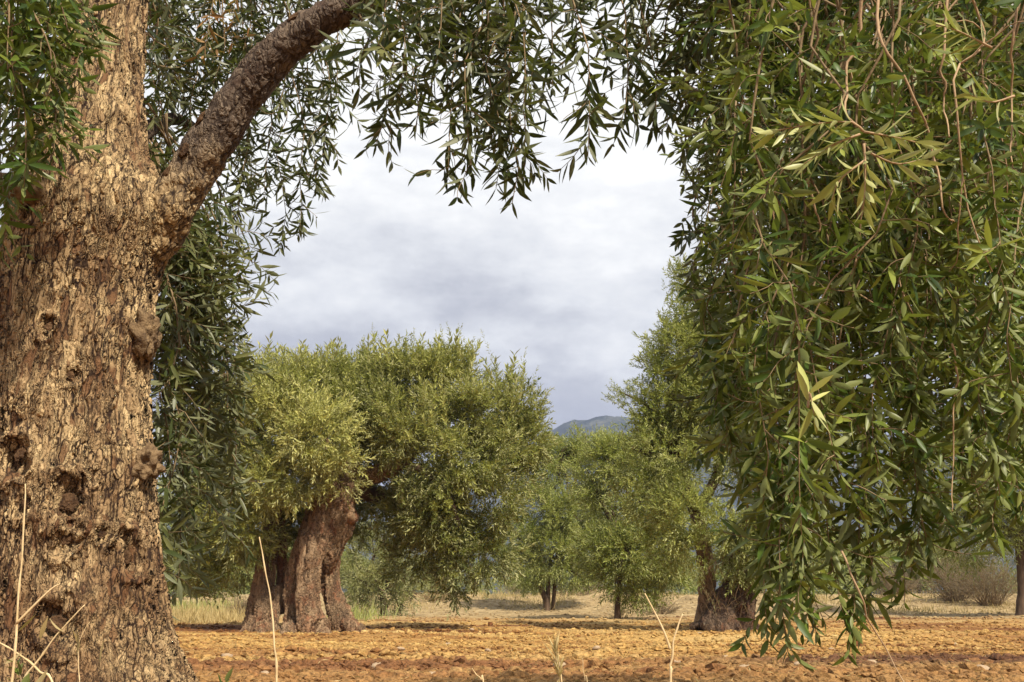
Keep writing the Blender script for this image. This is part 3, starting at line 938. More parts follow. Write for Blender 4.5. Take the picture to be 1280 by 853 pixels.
simple_tree(683, 768, 'small young olive with a slim forked trunk in the gap beneath the hill',
            [(676, 590, 30, 0, 0), (696, 575, 32, 0, .05), (728, 580, 32, .3, 0), (745, 640, 30, .2, 0), (670, 640, 36, -.5, .05), (715, 640, 36, -.3, .05), (645, 670, 30, 0, -.05), (690, 690, 34, -.3, 0), (735, 680, 32, .2, 0), (660, 710, 24, 0, -.05), (700, 570, 20, 0, .05), (730, 555, 18, .2, 0), (715, 715, 20, 0, -.1)],
            [([(684, 772, 0), (682, 750, 0), (674, 728, 0), (668, 700, 0)], [4.5, 3.5, 3, 2]), ([(684, 764, 0), (685, 745, .1), (686, 720, .2), (690, 690, .2)], [3.5, 3, 2.4, 2]), ([(690, 700, .2), (700, 670, .2), (712, 655, 0), (708, 625, 0)], [2.5, 2.2, 1.8, 1])], M['leaf_far'], 680)
simple_tree(772, 776, 'olive with a single thin trunk and grey green crown right of the gap',
            [(780, 585, 38, .2, .05), (815, 565, 34, .3, .05), (845, 590, 36, .3, 0), (800, 600, 36, -.3, .1), (740, 600, 24, .3, 0), (800, 540, 22, .2, .05), (760, 575, 26, .2, 0), (765, 640, 36, 0, .05), (800, 640, 38, -.3, .05), (835, 630, 34, .2, 0), (750, 690, 30, .2, -.05), (785, 690, 38, -.3, 0), (820, 690, 36, -.1, -.05), (770, 725, 24, 0, -.1), (800, 735, 22, 0, -.1), (775, 560, 22, .2, 0), (745, 620, 22, .3, 0), (838, 715, 26, .3, -.1)],
            [([(772, 780, 0), (772, 755, 0), (775, 725, 0), (780, 680, 0)], [4.5, 3.6, 3.2, 2])], M['leaf_far'], 620)
simple_tree(1277, 772, 'olive at the right edge with a straight dark trunk, behind dry brush',
            [(1240, 560, 60, 0, 0), (1300, 540, 70, 0, 0), (1270, 620, 60, -.3, -.05), (1330, 630, 60, 0, -.1), (1200, 620, 50, .3, -.1), (1240, 660, 44, 0, -.15), (1310, 670, 46, 0, -.15), (1200, 680, 34, .5, -.15), (1150, 650, 44, .8, -.1), (1130, 600, 44, .8, -.1), (1180, 560, 50, .5, -.1), (1370, 580, 60, .3, 0)],
            [([(1277, 778, 0), (1279, 745, 0), (1278, 710, 0), (1272, 660, 0)], [9, 7, 6.5, 5])], M['leaf_far'], 330)
# rounded suckering olives and bushes behind the giant
simple_tree(478, 772, 'rounded bushy young olive just right of the giant split trunk',
            [(470, 690, 34, 0, 0), (500, 715, 30, 0, .05), (455, 725, 28, -.2, .05), (480, 740, 28, -.3, 0), (515, 740, 20, 0, -.05), (440, 680, 24, .4, -.05), (450, 755, 18, 0, 0), (500, 755, 16, 0, -.1)],
            [([(480, 776, 0), (479, 750, 0), (476, 715, 0)], [5, 4, 3])], M['leaf_grey'], 420)
simple_tree(248, 763, 'low leafy olive at the field edge left of the giant trunk',
            [(230, 640, 44, 0, 0), (275, 655, 40, 0, .05), (215, 690, 36, 0, 0), (255, 705, 40, -.3, .05), (295, 700, 30, 0, 0), (240, 735, 26, -.2, 0), (285, 735, 22, 0, .05), (190, 650, 40, .3, 0), (205, 735, 24, 0, .0)],
            [([(248, 768, 0), (250, 740, 0), (248, 700, 0)], [5, 4, 3])], M['leaf_far'], 330)
simple_tree(592, 757, 'bushy olive deep in the shade beyond the giant crown',
            [(575, 690, 26, 0, -.1), (610, 695, 26, 0, -.1), (595, 720, 26, -.5, -.1), (560, 725, 20, 0, -.1), (630, 720, 20, .5, -.05), (600, 670, 28, .5, 0), (640, 690, 20, 1, 0)],
            [([(592, 762, 0), (593, 742, 0), (595, 715, 0)], [3.5, 3, 2])], M['leaf_far'], 260)

# ---- row of olives closing the view far behind
back = [(130, 754, 'far olive mostly hidden by the big left trunk', .9), (330, 755, 'far olive behind the left part of the giant crown', 1.2), (420, 753.5, 'far olive glimpsed between the giant split trunk and the young bush', 1.1),
        (535, 753, 'far olive behind the right half of the giant crown', .95), (655, 752.6, 'far round olive just left of the slim forked trunk', .62), (735, 752.4, 'far round olive just right of the slim forked trunk', .85),
        (830, 753.5, 'far olive behind the pale upright stem', .9), (950, 754, 'far olive behind the shaggy leaning stem', 1.3), (1060, 754, 'far olive behind the lowest tip of the hanging leaves', 1.35), (1150, 753.5, 'far olive behind the right side of the hanging leaves', 1.4), (1390, 754, 'far olive beyond the right edge of the view', 1.1)]
proto_far = None
for k_, (px, py, lab, s) in enumerate(back):
    g = gp(px, py)
    z0 = float(gz(g[0], g[1]))
    if proto_far is None:
        b0 = np.array([g[0], g[1], z0])
        cs = []
        for q in range(15):
            a = q * 2.4
            rr = 2.1 * math.sqrt((q + .5) / 15)
            cs.append((b0 + np.array([rr * math.cos(a), rr * math.sin(a), 2.6 + RNG.uniform(-1.2, 1.6) * (1 - rr / 3.2)]), RNG.uniform(.75, 1.15), RNG.uniform(-.1, .12)))
        proto_far = gen_tree('olive_tree', b0, lab, [(np.array([b0 - UP * .1, b0 + [.05, 0, .7], b0 + [-.05, 0, 1.5], b0 + [.1, 0, 2.2]]), np.array([.22, .16, .14, .1]))], cs, 380, .17, .046, M['leaf_far'], M['bark_far'], 'tree', .5, 6, .5, 'far olives closing the grove')
        root = proto_far
        root.scale = (s,) * 3
    else:
        root = proto_far.copy(); COL.objects.link(root)
        root.location = (g[0], g[1], z0)
        for ch in proto_far.children:
            c_ = ch.copy(); COL.objects.link(c_); c_.parent = root
        root.rotation_euler = (0, 0, random.uniform(0, 6.28))
        root.scale = (s * random.uniform(.95, 1.2), s * random.uniform(.95, 1.2), s)
        root['label'] = lab


# ---- a far-off wood that reads as one mass
LV = Leaves()
wt = [sprig_template(1.1, .5, .15, 7, (25, 70)) for _ in range(8)]
for q in range(150):
    x_ = RNG.uniform(-75, 85); y_ = RNG.uniform(78, 120)
    hgt = RNG.uniform(1.8, 3.4)
    if -2.5 < x_ / y_ * 90 < 2.5: hgt *= .8
    r_ = RNG.uniform(1.0, 2.0)
    clump_sprigs(LV, wt, np.array([x_, y_, float(gz(x_, y_)) + hgt * .55]), r_, 60, .35 + RNG.normal(0, .12), .6, .7, .2, .5, 1.1, max(.8, hgt * .5 / r_))
    clump_sprigs(LV, wt, np.array([x_, y_, float(gz(x_, y_)) + .5]), r_ * 1.3, 40, .3, .6, .7, .2, .5, 1.0, .5)
tag(LV.obj('distant_wood', M['leaf_far'], None, near=False), 'far green wood of bushes and trees behind the olive grove', 'wood', kind='stuff')

# ---- dry shrubs and grass
def shrub(px, py, w, h, label, mat, name='dry_shrub', n=150, leaf=(.06, .018), cat='shrub', group=None, tone=.5):
    g = gp(px, py)
    kk = g[1] / F
    b0 = np.array([g[0], g[1], float(gz(g[0], g[1])) - .02])
    root = empty(name, b0, label, cat, group)
    st, LV = Bag(), Leaves()
    W, H = w * kk / 2, h * kk
    for q in range(n):
        a = RNG.uniform(0, 6.28); rr = math.sqrt(RNG.random())
        D = np.array([math.cos(a) * rr * W, math.sin(a) * rr * W, H * (1.05 - .6 * rr * rr) * RNG.uniform(.6, 1.05)])
        tw = twig_path(b0 + D * np.array([.35, .35, 0]), D * np.array([.8, .8, 1]), np.linalg.norm(D), .25, 6, .12)
        V, p = tube_arrays(tw, np.linspace(.010, .003, len(tw)), 4, cap=False); st.add(V, p)
        leaves_on(LV, tw, .055, leaf[0], leaf[1], tone + RNG.normal(0, .1), start=.3)
        for u in range(2):
            tw2 = twig_path(tw[2 + u], D + RNG.normal(0, .5 * H, 3), np.linalg.norm(D) * .45, .2, 5, .15)
            V, p = tube_arrays(tw2, np.linspace(.006, .002, len(tw2)), 4, cap=False); st.add(V, p)
            leaves_on(LV, tw2, .055, leaf[0], leaf[1], tone + RNG.normal(0, .1), start=.2)
    st.obj('stems', M['twig'], root)
    LV.obj('foliage', mat, root, near=False)
    return root


shrub(1195, 766, 66, 66, 'grey brown dry shrub just right of the hanging leaf tip', M['dry_brush'])
shrub(1240, 767, 66, 72, 'widest dry shrub left of the dark trunk at the right edge', M['dry_brush'])
shrub(1215, 762, 80, 96, 'taller greenish dry shrub rising behind the grey brown brush', M['leaf_grey'])
shrub(1310, 766, 60, 60, 'dry shrub beyond the dark trunk at the right edge', M['dry_brush'])
shrub(1120, 764, 60, 46, 'dry shrub seen through the lower hanging leaves', M['dry_brush'])
shrub(718, 763, 60, 20, 'low dark dry shrub on the bank just right of the slim forked trunk', M['dry_brush'], n=70)
shrub(745, 762, 40, 18, 'small dry shrub between the forked trunk and the single thin trunk', M['dry_brush'], n=50)
shrub(826, 770, 46, 20, 'low dark shrub in the shade right of the single thin trunk', M['dry_brush'], n=60)
shrub(640, 758, 40, 20, 'low greenish shrub on the bank just left of the slim forked trunk', M['leaf_grey'], n=60)
shrub(300, 773, 40, 34, 'dead grey shrub against the left foot of the giant trunk', M['dry_brush'], n=50)
shrub(545, 766, 44, 16, 'low dry shrub at the foot of the bank under the giant crown', M['straw_leaf'], n=60)
shrub(775, 772, 24, 22, 'thin brush of suckers round the single thin trunk', M['leaf_grey'], n=30)


def grass_patch(name, label, spots, mat, h=.5, per=60, wd=.012):
    LV = Leaves()
    for (px, py, w) in spots:
        g = gp(px, py)
        n = per
        X = g[0] + RNG.normal(0, w * g[1] / F * .7, n)
        Yy = g[1] + RNG.normal(0, .5, n)
        P = np.stack([X, Yy, gz(X, Yy) - .01], -1)
        D = np.tile(UP, (n, 1)) + RNG.normal(0, .38, (n, 3))
        LV.add(P, D, RNG.normal(0, 1, (n, 3)), h * (.35 + .65 * RNG.random()) * RNG.uniform(.4, 1.2, n), np.full(n, wd), np.clip(RNG.normal(.5, .22, n), 0, 1))
    o = LV.obj(name, mat, None, near=False)
    return tag(o, label, 'grass', kind='stuff')


grass_patch('dry_grass', 'yellow dry grass along the field edge left of the giant trunk', [(x, random.uniform(771, 780), 26) for x in range(195, 312, 7)], M['straw_leaf'], .62, 120, .016)
grass_patch('dry_grass', 'pale dry grass on the bank beyond the field', [(random.uniform(440, 1010), random.uniform(756, 768), 26) for x in range(130)], M['straw_leaf'], .42, 70, .018)
grass_patch('dry_grass', 'dry grass along the field edge at the far right', [(x, random.uniform(762, 769), 26) for x in range(1010, 1350, 9)], M['straw_leaf'], .4, 70, .024)
grass_patch('green_grass', 'fresh green grass behind the yellow grass left of the giant trunk', [(x, random.uniform(766, 770), 26) for x in range(195, 312, 9)] + [(455, 776, 26), (440, 778, 20)], M['leaf_far'], .7, 110, .022)

# ------------------------------------------------------------------ the big left olive
TY = 4.0
left = empty('olive_tree', (float(at(95, 853, TY)[0]), TY, 0), 'huge near olive trunk with platy bark and one limb arching right', 'tree')
rows = [(-190, 115, 205), (-100, 105, 197), (0, 88, 184), (100, 66, 180), (190, 34, 188), (225, 24, 206), (255, 16, 222), (285, 8, 222), (310, 3, 212), (340, 0, 202), (375, -3, 194), (430, -7, 190), (500, -10, 186), (560, -12, 189), (650, -16, 195), (700, -20, 201), (760, -22, 210), (800, -32, 222), (840, -44, 240), (880, -60, 262), (920, -80, 290), (960, -100, 318)]
zz = np.array([at(0, r[0], TY)[2] for r in rows])[::-1]
xl = np.array([at(r[1], r[0], TY)[0] for r in rows])[::-1]
xr = np.array([at(r[2], r[0], TY)[0] for r in rows])[::-1]
NZ, NT = 800, 520
z = np.linspace(-.08, zz[-1], NZ)
XL, XR = np.interp(z, zz, xl), np.interp(z, zz, xr)
ker = np.ones(21) / 21
padl = np.pad(XL, 10, mode='edge'); padr = np.pad(XR, 10, mode='edge')
XL, XR = np.convolve(padl, ker, 'valid'), np.convolve(padr, ker, 'valid')
cx, rx = (XL + XR) / 2, (XR - XL) / 2 * .935
th = np.linspace(0, 2 * math.pi, NT, endpoint=False)
TH, ZZ = np.meshgrid(th, z)
flare = sstep(.75, 0, ZZ)
rib = vnoise(np.cos(TH + ZZ * .25) * 3.2, np.sin(TH + ZZ * .25) * 3.2, ZZ * .45, 14)
n_ = .035 * vnoise(np.cos(TH) * 1.6, np.sin(TH) * 1.6, ZZ * 1.1, 4) + .02 * vnoise(np.cos(TH) * 4, np.sin(TH) * 4, ZZ * 2.5, 5) + .010 * vnoise(np.cos(TH) * 10, np.sin(TH) * 10, ZZ * 9, 6)
n_ = n_ + .045 * rib
n_ = n_ + flare * .10 * np.sin(TH * 5 + .8) * sstep(0, 1, 1 - np.abs(np.cos(TH)))
# dents and swellings where knots sit (px, py, radius px, depth)
knots = [(86, 628, 27, .05), (84, 672, 20, .04), (160, 697, 22, .05), (22, 568, 20, .05), (60, 408, 13, .025), (88, 468, 11, .02), (112, 598, 12, .02), (128, 668, 12, .025), (30, 630, 15, .03), (70, 780, 26, .045)]


def trunk_r(px, py):
    """point and outward direction on the front of the trunk"""
    q = at(px, py, TY)
    for _ in range(4):
        zc = q[2]
        c_, r_ = np.interp(zc, z, cx), np.interp(zc, z, rx)
        u = np.clip((q[0] - c_) / r_, -.97, .97)
        yy = TY - .92 * r_ * math.sqrt(1 - u * u)
        q = at(px, py, yy)
    nn = np.array([u, -math.sqrt(1 - u * u), 0])
    return q, nn


Rr = rx[:, None] * (1 + n_)
VX = cx[:, None] + Rr * np.cos(TH)
VY = TY + .92 * Rr * np.sin(TH)
dz = np.zeros_like(VX)
for (px, py, r, dp) in knots:
    q, nn = trunk_r(px, py)
    rr = r * q[1] / F
    dist = np.sqrt((VX - q[0]) ** 2 + ((VY - q[1]) * 1.0) ** 2 + ((ZZ - q[2]) * .85) ** 2) / rr
    dist = dist + .55 * fbm(VX * 12, VY * 12, ZZ * 9, 3, 9)
    prof_ = -dp * np.exp(-(dist / .62) ** 2) + dp * .55 * np.exp(-((dist - 1.15) / .35) ** 2)
    VX = VX + prof_ * nn[0]; VY = VY + prof_ * nn[1]
for (px, py, r, dp) in [(186, 418, 34, .05), (190, 575, 26, .045), (196, 262, 40, .03), (150, 140, 20, .02), (120, 760, 40, .03), (40, 490, 30, .02)]:
    q, nn = trunk_r(px, py)
    rr = r * q[1] / F
    d2 = np.sqrt((VX - q[0]) ** 2 + (VY - q[1]) ** 2 + (ZZ - q[2]) ** 2) / rr
    prof_ = dp * np.exp(-d2 ** 2)
    VX = VX + prof_ * nn[0]; VY = VY + prof_ * nn[1]
TV = np.stack([VX, VY, ZZ], -1).reshape(-1, 3)
i = np.arange(NZ - 1)[:, None] * NT; j = np.arange(NT)[None, :]; k2 = (j + 1) % NT
trunk = mk('trunk', TV, [np.stack([i + j, i + k2, i + NT + k2, i + NT + j], -1).reshape(-1, 4)], M['bark'], left)


def lump(name, px, py, r, mat, parent, depth=.5, seed=1, sink=.3, ry=1.0):
    q, nn = trunk_r(px, py)
    R = r * q[1] / F
    N_ = 26
    uu, vv = np.meshgrid(np.linspace(0, 2 * math.pi, 2 * N_, endpoint=False), np.linspace(.02, math.pi - .02, N_))
    s = np.stack([np.sin(vv) * np.cos(uu), np.sin(vv) * np.sin(uu), np.cos(vv)], -1).reshape(-1, 3)
    d = 1 + .42 * fbm(s[:, 0] * 2.2 + seed, s[:, 1] * 2.2, s[:, 2] * 2.2, 5, seed)
    side = np.array([-nn[1], nn[0], 0])
    V = q - nn * R * sink + (s[:, 0:1] * nn * depth + s[:, 1:2] * side + s[:, 2:3] * UP * ry) * (R * d)[:, None]
    n2 = 2 * N_
    i = np.arange(N_ - 1)[:, None] * n2; j = np.arange(n2)[None, :]; k2 = (j + 1) % n2
    return mk(name, V, [np.stack([i + j, i + k2, i + n2 + k2, i + n2 + j], -1).reshape(-1, 4)], mat, parent)


for q_, (px, py, r, dp) in enumerate(knots):
    lump('knot', px, py, r * .36, M['knot'], trunk, .10, q_ + 3, .42 if r > 18 else .25)
lump('burl', 188, 578, 17, M['burl'], trunk, 1.0, 31, .2, 1.15)
lump('burl', 184, 415, 22, M['burl'], trunk, .9, 37, .3, 1.5)

# the limb arching to the right and over the top of the view
LP = [(158, 340, 4.02), (196, 292, 3.98), (224, 246, 3.94), (256, 188, 3.9), (300, 125, 3.85), (340, 74, 3.8), (390, 33, 3.75), (450, 2, 3.7), (530, -45, 3.6), (640, -95, 3.45), (780, -130, 3.3), (900, -150, 3.2)]
LR = [26, 34, 32, 30, 28.5, 26.5, 25, 22, 19, 14, 9, 4]
limbP = catmull([at(*q) for q in LP], 480)
limbR = np.interp(np.linspace(0, 1, 480), np.linspace(0, 1, len(LR)), LR) * 3.85 / F
V, p = tube_arrays(limbP, limbR, 110, .13, 12)
limb = mk('limb', V, p, M['bark_limb'], left)
for (tq, sd, R) in [(.16, 1, .045), (.25, 2, .03), (.30, 3, .032), (.39, 4, .03), (.46, 5, .04), (.52, 6, .028), (.21, 8, .03)]:
    idx = int(tq * 479)
    c_ = limbP[idx]
    T = nrm(limbP[idx + 4] - limbP[idx - 4])
    nn = nrm(np.cross(T, np.array([.2, 0, 1.0])))
    nn = nn if nn[1] < 0 else -nn
    nn = nrm(nn + RNG.normal(0, .35, 3) * np.array([1, .3, 1]))
    q = c_ + nn * limbR[idx] * 1.0
    u_ = nrm(RNG.normal(0, 1, (60, 3)))
    uu, vv = np.meshgrid(np.linspace(0, 6.283, 24, endpoint=False), np.linspace(.05, math.pi - .05, 14))
    s = np.stack([np.sin(vv) * np.cos(uu), np.sin(vv) * np.sin(uu), np.cos(vv)], -1).reshape(-1, 3)
    d = 1 + .3 * fbm(s[:, 0] * 2, s[:, 1] * 2, s[:, 2] * 2, 3, sd)
    b1 = np.cross(nn, T)
    V = q + (s[:, 0:1] * nn * .28 + s[:, 1:2] * b1 * .8 + s[:, 2:3] * T) * (R * d)[:, None]
    i = np.arange(13)[:, None] * 24; j = np.arange(24)[None, :]; k2 = (j + 1) % 24
    mk('knot', V, [np.stack([i + j, i + k2, i + 24 + k2, i + 24 + j], -1).reshape(-1, 4)], M['knot'], limb)
# broken stub low on the left and a second limb going back behind the trunk
st_p = catmull([trunk_r(45, 250)[0] + [0, .2, 0], at(35, 236, 3.7), at(8, 232, 3.6), at(-25, 215, 3.5), at(-60, 150, 3.4)], 20)
V, p = tube_arrays(st_p, np.linspace(22, 12, 20) * 3.6 / F, 16, .15, 5)
mk('limb', V, p, M['burl'], left)
bl = catmull([at(140, 40, 4.1), at(165, -50, 4.5), at(240, -90, 4.9), at(340, -90, 5.1), at(430, -110, 5.0)], 30)
V, p = tube_arrays(bl, np.linspace(26, 8, 30) * 4.6 / F, 14, .12, 6)
mk('limb', V, p, M['bark_limb'], left)
bl2 = catmull([at(130, 200, 4.15), at(180, 165, 4.6), at(225, 150, 5.0), at(280, 190, 5.3)], 20)
V, p = tube_arrays(bl2, np.linspace(16, 5, 20) * 4.6 / F, 10, .12, 7)
mk('limb', V, p, M['bark_limb'], left)
top = catmull([at(150, -170, 4.0), at(120, -330, 3.9), at(20, -480, 3.7)], 12)
V, p = tube_arrays(top, np.linspace(44, 14, 12) * 4 / F, 14, .1, 8)
mk('limb', V, p, M['bark_limb'], left)


def near_pt(path, x): return path[np.argmin(np.abs(path[:, 0] - x))]


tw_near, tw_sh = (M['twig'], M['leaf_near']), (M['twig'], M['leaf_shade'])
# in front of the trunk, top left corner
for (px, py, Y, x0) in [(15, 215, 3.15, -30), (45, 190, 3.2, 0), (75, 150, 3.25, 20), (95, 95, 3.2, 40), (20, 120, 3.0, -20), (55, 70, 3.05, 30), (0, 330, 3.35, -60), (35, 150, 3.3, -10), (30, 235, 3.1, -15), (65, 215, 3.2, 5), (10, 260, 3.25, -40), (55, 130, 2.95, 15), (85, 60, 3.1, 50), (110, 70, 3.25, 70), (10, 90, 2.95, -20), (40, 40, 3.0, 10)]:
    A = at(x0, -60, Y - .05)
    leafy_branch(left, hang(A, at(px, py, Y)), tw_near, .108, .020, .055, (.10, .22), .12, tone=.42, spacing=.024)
q, nn = trunk_r(105, 168)
leafy_branch(left, twig_path(q, (.5, -.8, .1), .22, 1.6, 8), tw_near, .085, .017, .05, (.05, .10), .35, .003, tone=.55)
# between the trunk and the limb, hanging behind
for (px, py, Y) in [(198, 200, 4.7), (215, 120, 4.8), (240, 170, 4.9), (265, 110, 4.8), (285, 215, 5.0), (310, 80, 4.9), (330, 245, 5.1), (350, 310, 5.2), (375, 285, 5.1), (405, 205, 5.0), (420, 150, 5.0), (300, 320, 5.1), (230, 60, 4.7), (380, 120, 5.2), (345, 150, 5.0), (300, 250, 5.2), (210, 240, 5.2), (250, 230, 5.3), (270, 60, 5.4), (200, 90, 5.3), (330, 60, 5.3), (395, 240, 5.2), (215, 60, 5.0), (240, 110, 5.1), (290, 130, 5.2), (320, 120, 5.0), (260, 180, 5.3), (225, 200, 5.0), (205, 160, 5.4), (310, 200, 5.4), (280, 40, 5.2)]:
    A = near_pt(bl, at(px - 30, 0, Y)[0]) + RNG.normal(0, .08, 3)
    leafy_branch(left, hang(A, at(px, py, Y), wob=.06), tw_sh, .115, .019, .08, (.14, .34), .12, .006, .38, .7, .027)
# curtain to the right of the trunk
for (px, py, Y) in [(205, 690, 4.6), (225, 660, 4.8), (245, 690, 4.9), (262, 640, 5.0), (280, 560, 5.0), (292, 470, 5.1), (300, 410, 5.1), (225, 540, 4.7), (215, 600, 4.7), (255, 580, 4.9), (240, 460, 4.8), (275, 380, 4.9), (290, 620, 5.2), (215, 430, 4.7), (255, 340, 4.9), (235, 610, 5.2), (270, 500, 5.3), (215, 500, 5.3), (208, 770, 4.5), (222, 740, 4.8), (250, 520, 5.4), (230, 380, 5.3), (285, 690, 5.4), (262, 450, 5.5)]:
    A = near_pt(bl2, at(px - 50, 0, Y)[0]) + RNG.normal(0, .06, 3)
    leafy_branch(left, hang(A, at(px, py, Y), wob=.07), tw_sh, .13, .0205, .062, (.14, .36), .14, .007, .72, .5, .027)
# hanging from the arching limb, top centre
for (px, py, Y) in [(470, 180, 3.2), (445, 95, 3.4), (500, 120, 3.1), (520, 165, 3.3), (560, 225, 3.2), (590, 215, 3.0), (620, 235, 3.1), (640, 255, 3.05), (655, 225, 3.2), (600, 110, 3.3), (545, 80, 3.0), (570, 60, 3.4), (625, 170, 3.3), (655, 130, 2.9), (690, 110, 3.2), (735, 195, 2.8), (720, 70, 3.3), (775, 160, 3.0), (815, 160, 3.1), (760, 90, 3.4), (470, 60, 3.0), (610, 50, 3.1), (800, 80, 3.3), (530, 60, 3.2), (560, 110, 3.4), (630, 90, 3.4), (580, 150, 3.4), (540, 130, 3.5), (610, 190, 3.4), (640, 140, 3.5)]:
    A = near_pt(limbP[240:], at(px, -60, Y)[0]) + RNG.normal(0, .05, 3)
    leafy_branch(left, hang(A, at(px, py, Y), wob=.05), tw_sh, .112, .0185, .074, (.10, .27), .18, .005, .34, .6, .026)
leafy_branch(left, hang(near_pt(bl, at(245, 0, 4.4)[0]), at(255, 70, 4.4)), (M['twig'], M['leaf_dead']), .10, .018, .09, (.10, .2), .3, .005, .5, 1.6, .04, name='withered_branch')
leafy_branch(left, hang(near_pt(bl, at(285, 0, 4.4)[0]), at(290, 55, 4.4)), (M['twig'], M['leaf_dead']), .09, .016, .12, (.08, .16), .4, .004, .5, 1.6, .05, name='withered_branch')
# unseen upper crown, so the tree is whole from a step aside
for q_ in range(10):
    e = top[-1] + RNG.normal(0, 1, 3) * np.array([1.2, .6, .5])
    leafy_branch(left, hang(top[random.randint(5, 11)], e + UP * .5, wob=.1), tw_sh, .11, .02, .12, (.2, .4), .1, .008, .4)

# ------------------------------------------------------------------ the right olive whose leaves hang into view
RT = np.array([3.55, 4.3, 0])
right = empty('olive_tree', RT, 'near olive outside the right edge whose long leafy branches hang into view', 'tree')
tp_ = catmull([RT - UP * .1, RT + [.02, 0, .4], RT + [-.05, 0, 1.2], RT + [-.1, -.05, 2.0], RT + [-.2, -.1, 2.7]], 120)
V, p = tube_arrays(tp_, np.interp(np.linspace(0, 1, 120), [0, .15, .5, 1], [.52, .40, .36, .30]), 120, .08, 21)
mk('trunk', V, p, M['bark'], right)
limbs = []
for pts, r0, r1 in [
    ([(1480, 0, 4.2), (1300, 70, 4.1), (1120, 120, 3.95), (1000, 140, 3.85), (940, 145, 3.8), (890, 132, 3.75), (850, 105, 3.7)], .085, .02),
    ([(1480, -40, 4.1), (1330, -90, 3.4), (1180, -130, 2.9), (1000, -125, 2.7), (850, -110, 2.7), (760, -100, 2.75)], .075, .018),
    ([(1480, -60, 4.0), (1400, -90, 3.0), (1290, -110, 2.4), (1120, -105, 2.2), (960, -95, 2.15)], .07, .015),
    ([(1480, -60, 4.3), (1330, -110, 4.6), (1120, -120, 4.6), (950, -80, 4.5), (860, -20, 4.4)], .08, .02),
]:
    P = catmull([RT + np.array([-.15, -.05, 2.2])] + [at(*q) for q in pts], 60)
    V, p = tube_arrays(P, np.linspace(r0 * 1.3, r1, 60), 16, .12, int(r0 * 1000))
    mk('limb', V, p, M['bark_limb'], right)
    limbs.append(P)


def env(x):
    return np.interp(x, [820, 845, 870, 900, 930, 955, 1000, 1060, 1095, 1130, 1180, 1230, 1290, 1340], [150, 300, 470, 570, 660, 800, 812, 812, 780, 725, 680, 650, 640, 640])


def strand(px, py, Y, lim, mats=tw_near, **kw):
    P = limbs[lim]
    c_ = at(px + random.uniform(0, 90), 0, Y)[0]
    A = near_pt(P, c_ * (np.mean(P[-20:, 1]) / Y) ** .3)
    return leafy_branch(right, hang(A, at(px, py, Y), 18, .09), mats, **kw)


# back layer
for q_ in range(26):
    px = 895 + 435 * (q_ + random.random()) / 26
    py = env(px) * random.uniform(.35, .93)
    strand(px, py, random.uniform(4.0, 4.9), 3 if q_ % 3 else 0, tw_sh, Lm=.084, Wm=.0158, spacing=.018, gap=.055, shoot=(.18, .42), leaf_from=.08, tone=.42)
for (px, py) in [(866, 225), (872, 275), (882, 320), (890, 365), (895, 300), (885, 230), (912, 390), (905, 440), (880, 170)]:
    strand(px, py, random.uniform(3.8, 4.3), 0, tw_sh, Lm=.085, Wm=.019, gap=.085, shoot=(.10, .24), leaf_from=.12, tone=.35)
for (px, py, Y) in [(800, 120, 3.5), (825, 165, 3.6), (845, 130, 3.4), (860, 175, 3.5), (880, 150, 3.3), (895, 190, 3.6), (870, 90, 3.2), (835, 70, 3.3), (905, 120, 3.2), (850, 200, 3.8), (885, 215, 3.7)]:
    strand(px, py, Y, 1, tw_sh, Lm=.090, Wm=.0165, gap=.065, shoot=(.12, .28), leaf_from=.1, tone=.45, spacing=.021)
# middle layer
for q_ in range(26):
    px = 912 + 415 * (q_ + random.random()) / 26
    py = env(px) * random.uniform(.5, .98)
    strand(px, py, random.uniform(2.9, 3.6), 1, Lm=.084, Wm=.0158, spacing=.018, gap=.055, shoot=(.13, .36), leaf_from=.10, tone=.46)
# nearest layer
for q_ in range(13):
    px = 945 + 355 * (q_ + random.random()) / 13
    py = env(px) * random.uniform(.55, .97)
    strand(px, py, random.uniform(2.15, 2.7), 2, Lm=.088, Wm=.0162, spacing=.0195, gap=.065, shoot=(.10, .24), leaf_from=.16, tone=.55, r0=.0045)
for (px, py, Y) in [(915, 560, 2.7), (925, 520, 2.8), (905, 490, 3.0), (960, 800, 2.5), (985, 815, 2.45), (1020, 790, 2.6), (1060, 820, 2.5), (1085, 770, 2.7), (1000, 740, 2.4), (960, 720, 2.7), (1115, 745, 2.6), (1140, 715, 2.8), (1165, 700, 2.5), (1190, 680, 2.7), (1215, 655, 2.9), (1240, 660, 2.5), (1270, 650, 2.7), (1300, 645, 2.6), (1180, 600, 3.1), (1230, 590, 3.1), (1140, 620, 3.0), (1275, 560, 3.2)]:
    strand(px, py, Y, 1 if Y > 2.55 else 2, Lm=.084, Wm=.0158, spacing=.018, gap=.055, shoot=(.10, .22), leaf_from=.25 if py > 600 else .12, tone=.45, r0=.0045)
for q_ in range(9):
    x0, Y = random.uniform(985, 1290), random.uniform(2.1, 3.0)
    A = near_pt(limbs[2] if Y < 2.5 else limbs[1], at(x0, 0, Y)[0])
    B = at(x0 + random.uniform(-50, 50), random.uniform(120, 560), Y)
    bg_ = Bag()
    P = hang(A, B, 18, .10)
    V, p = tube_arrays(P, np.linspace(.0042, .0016, 18), 6); bg_.add(V, p)
    for w in range(4):
        i0 = random.randint(5, 15)
        tw = twig_path(P[i0], RNG.normal(0, 1, 3) + np.array([0, -.4, -.6]), random.uniform(.12, .34), .5, 8, .2)
        V, p = tube_arrays(tw, np.linspace(.0022, .0009, 8), 5); bg_.add(V, p)
    bg_.obj('bare_twig', M['twig_bare'], right)
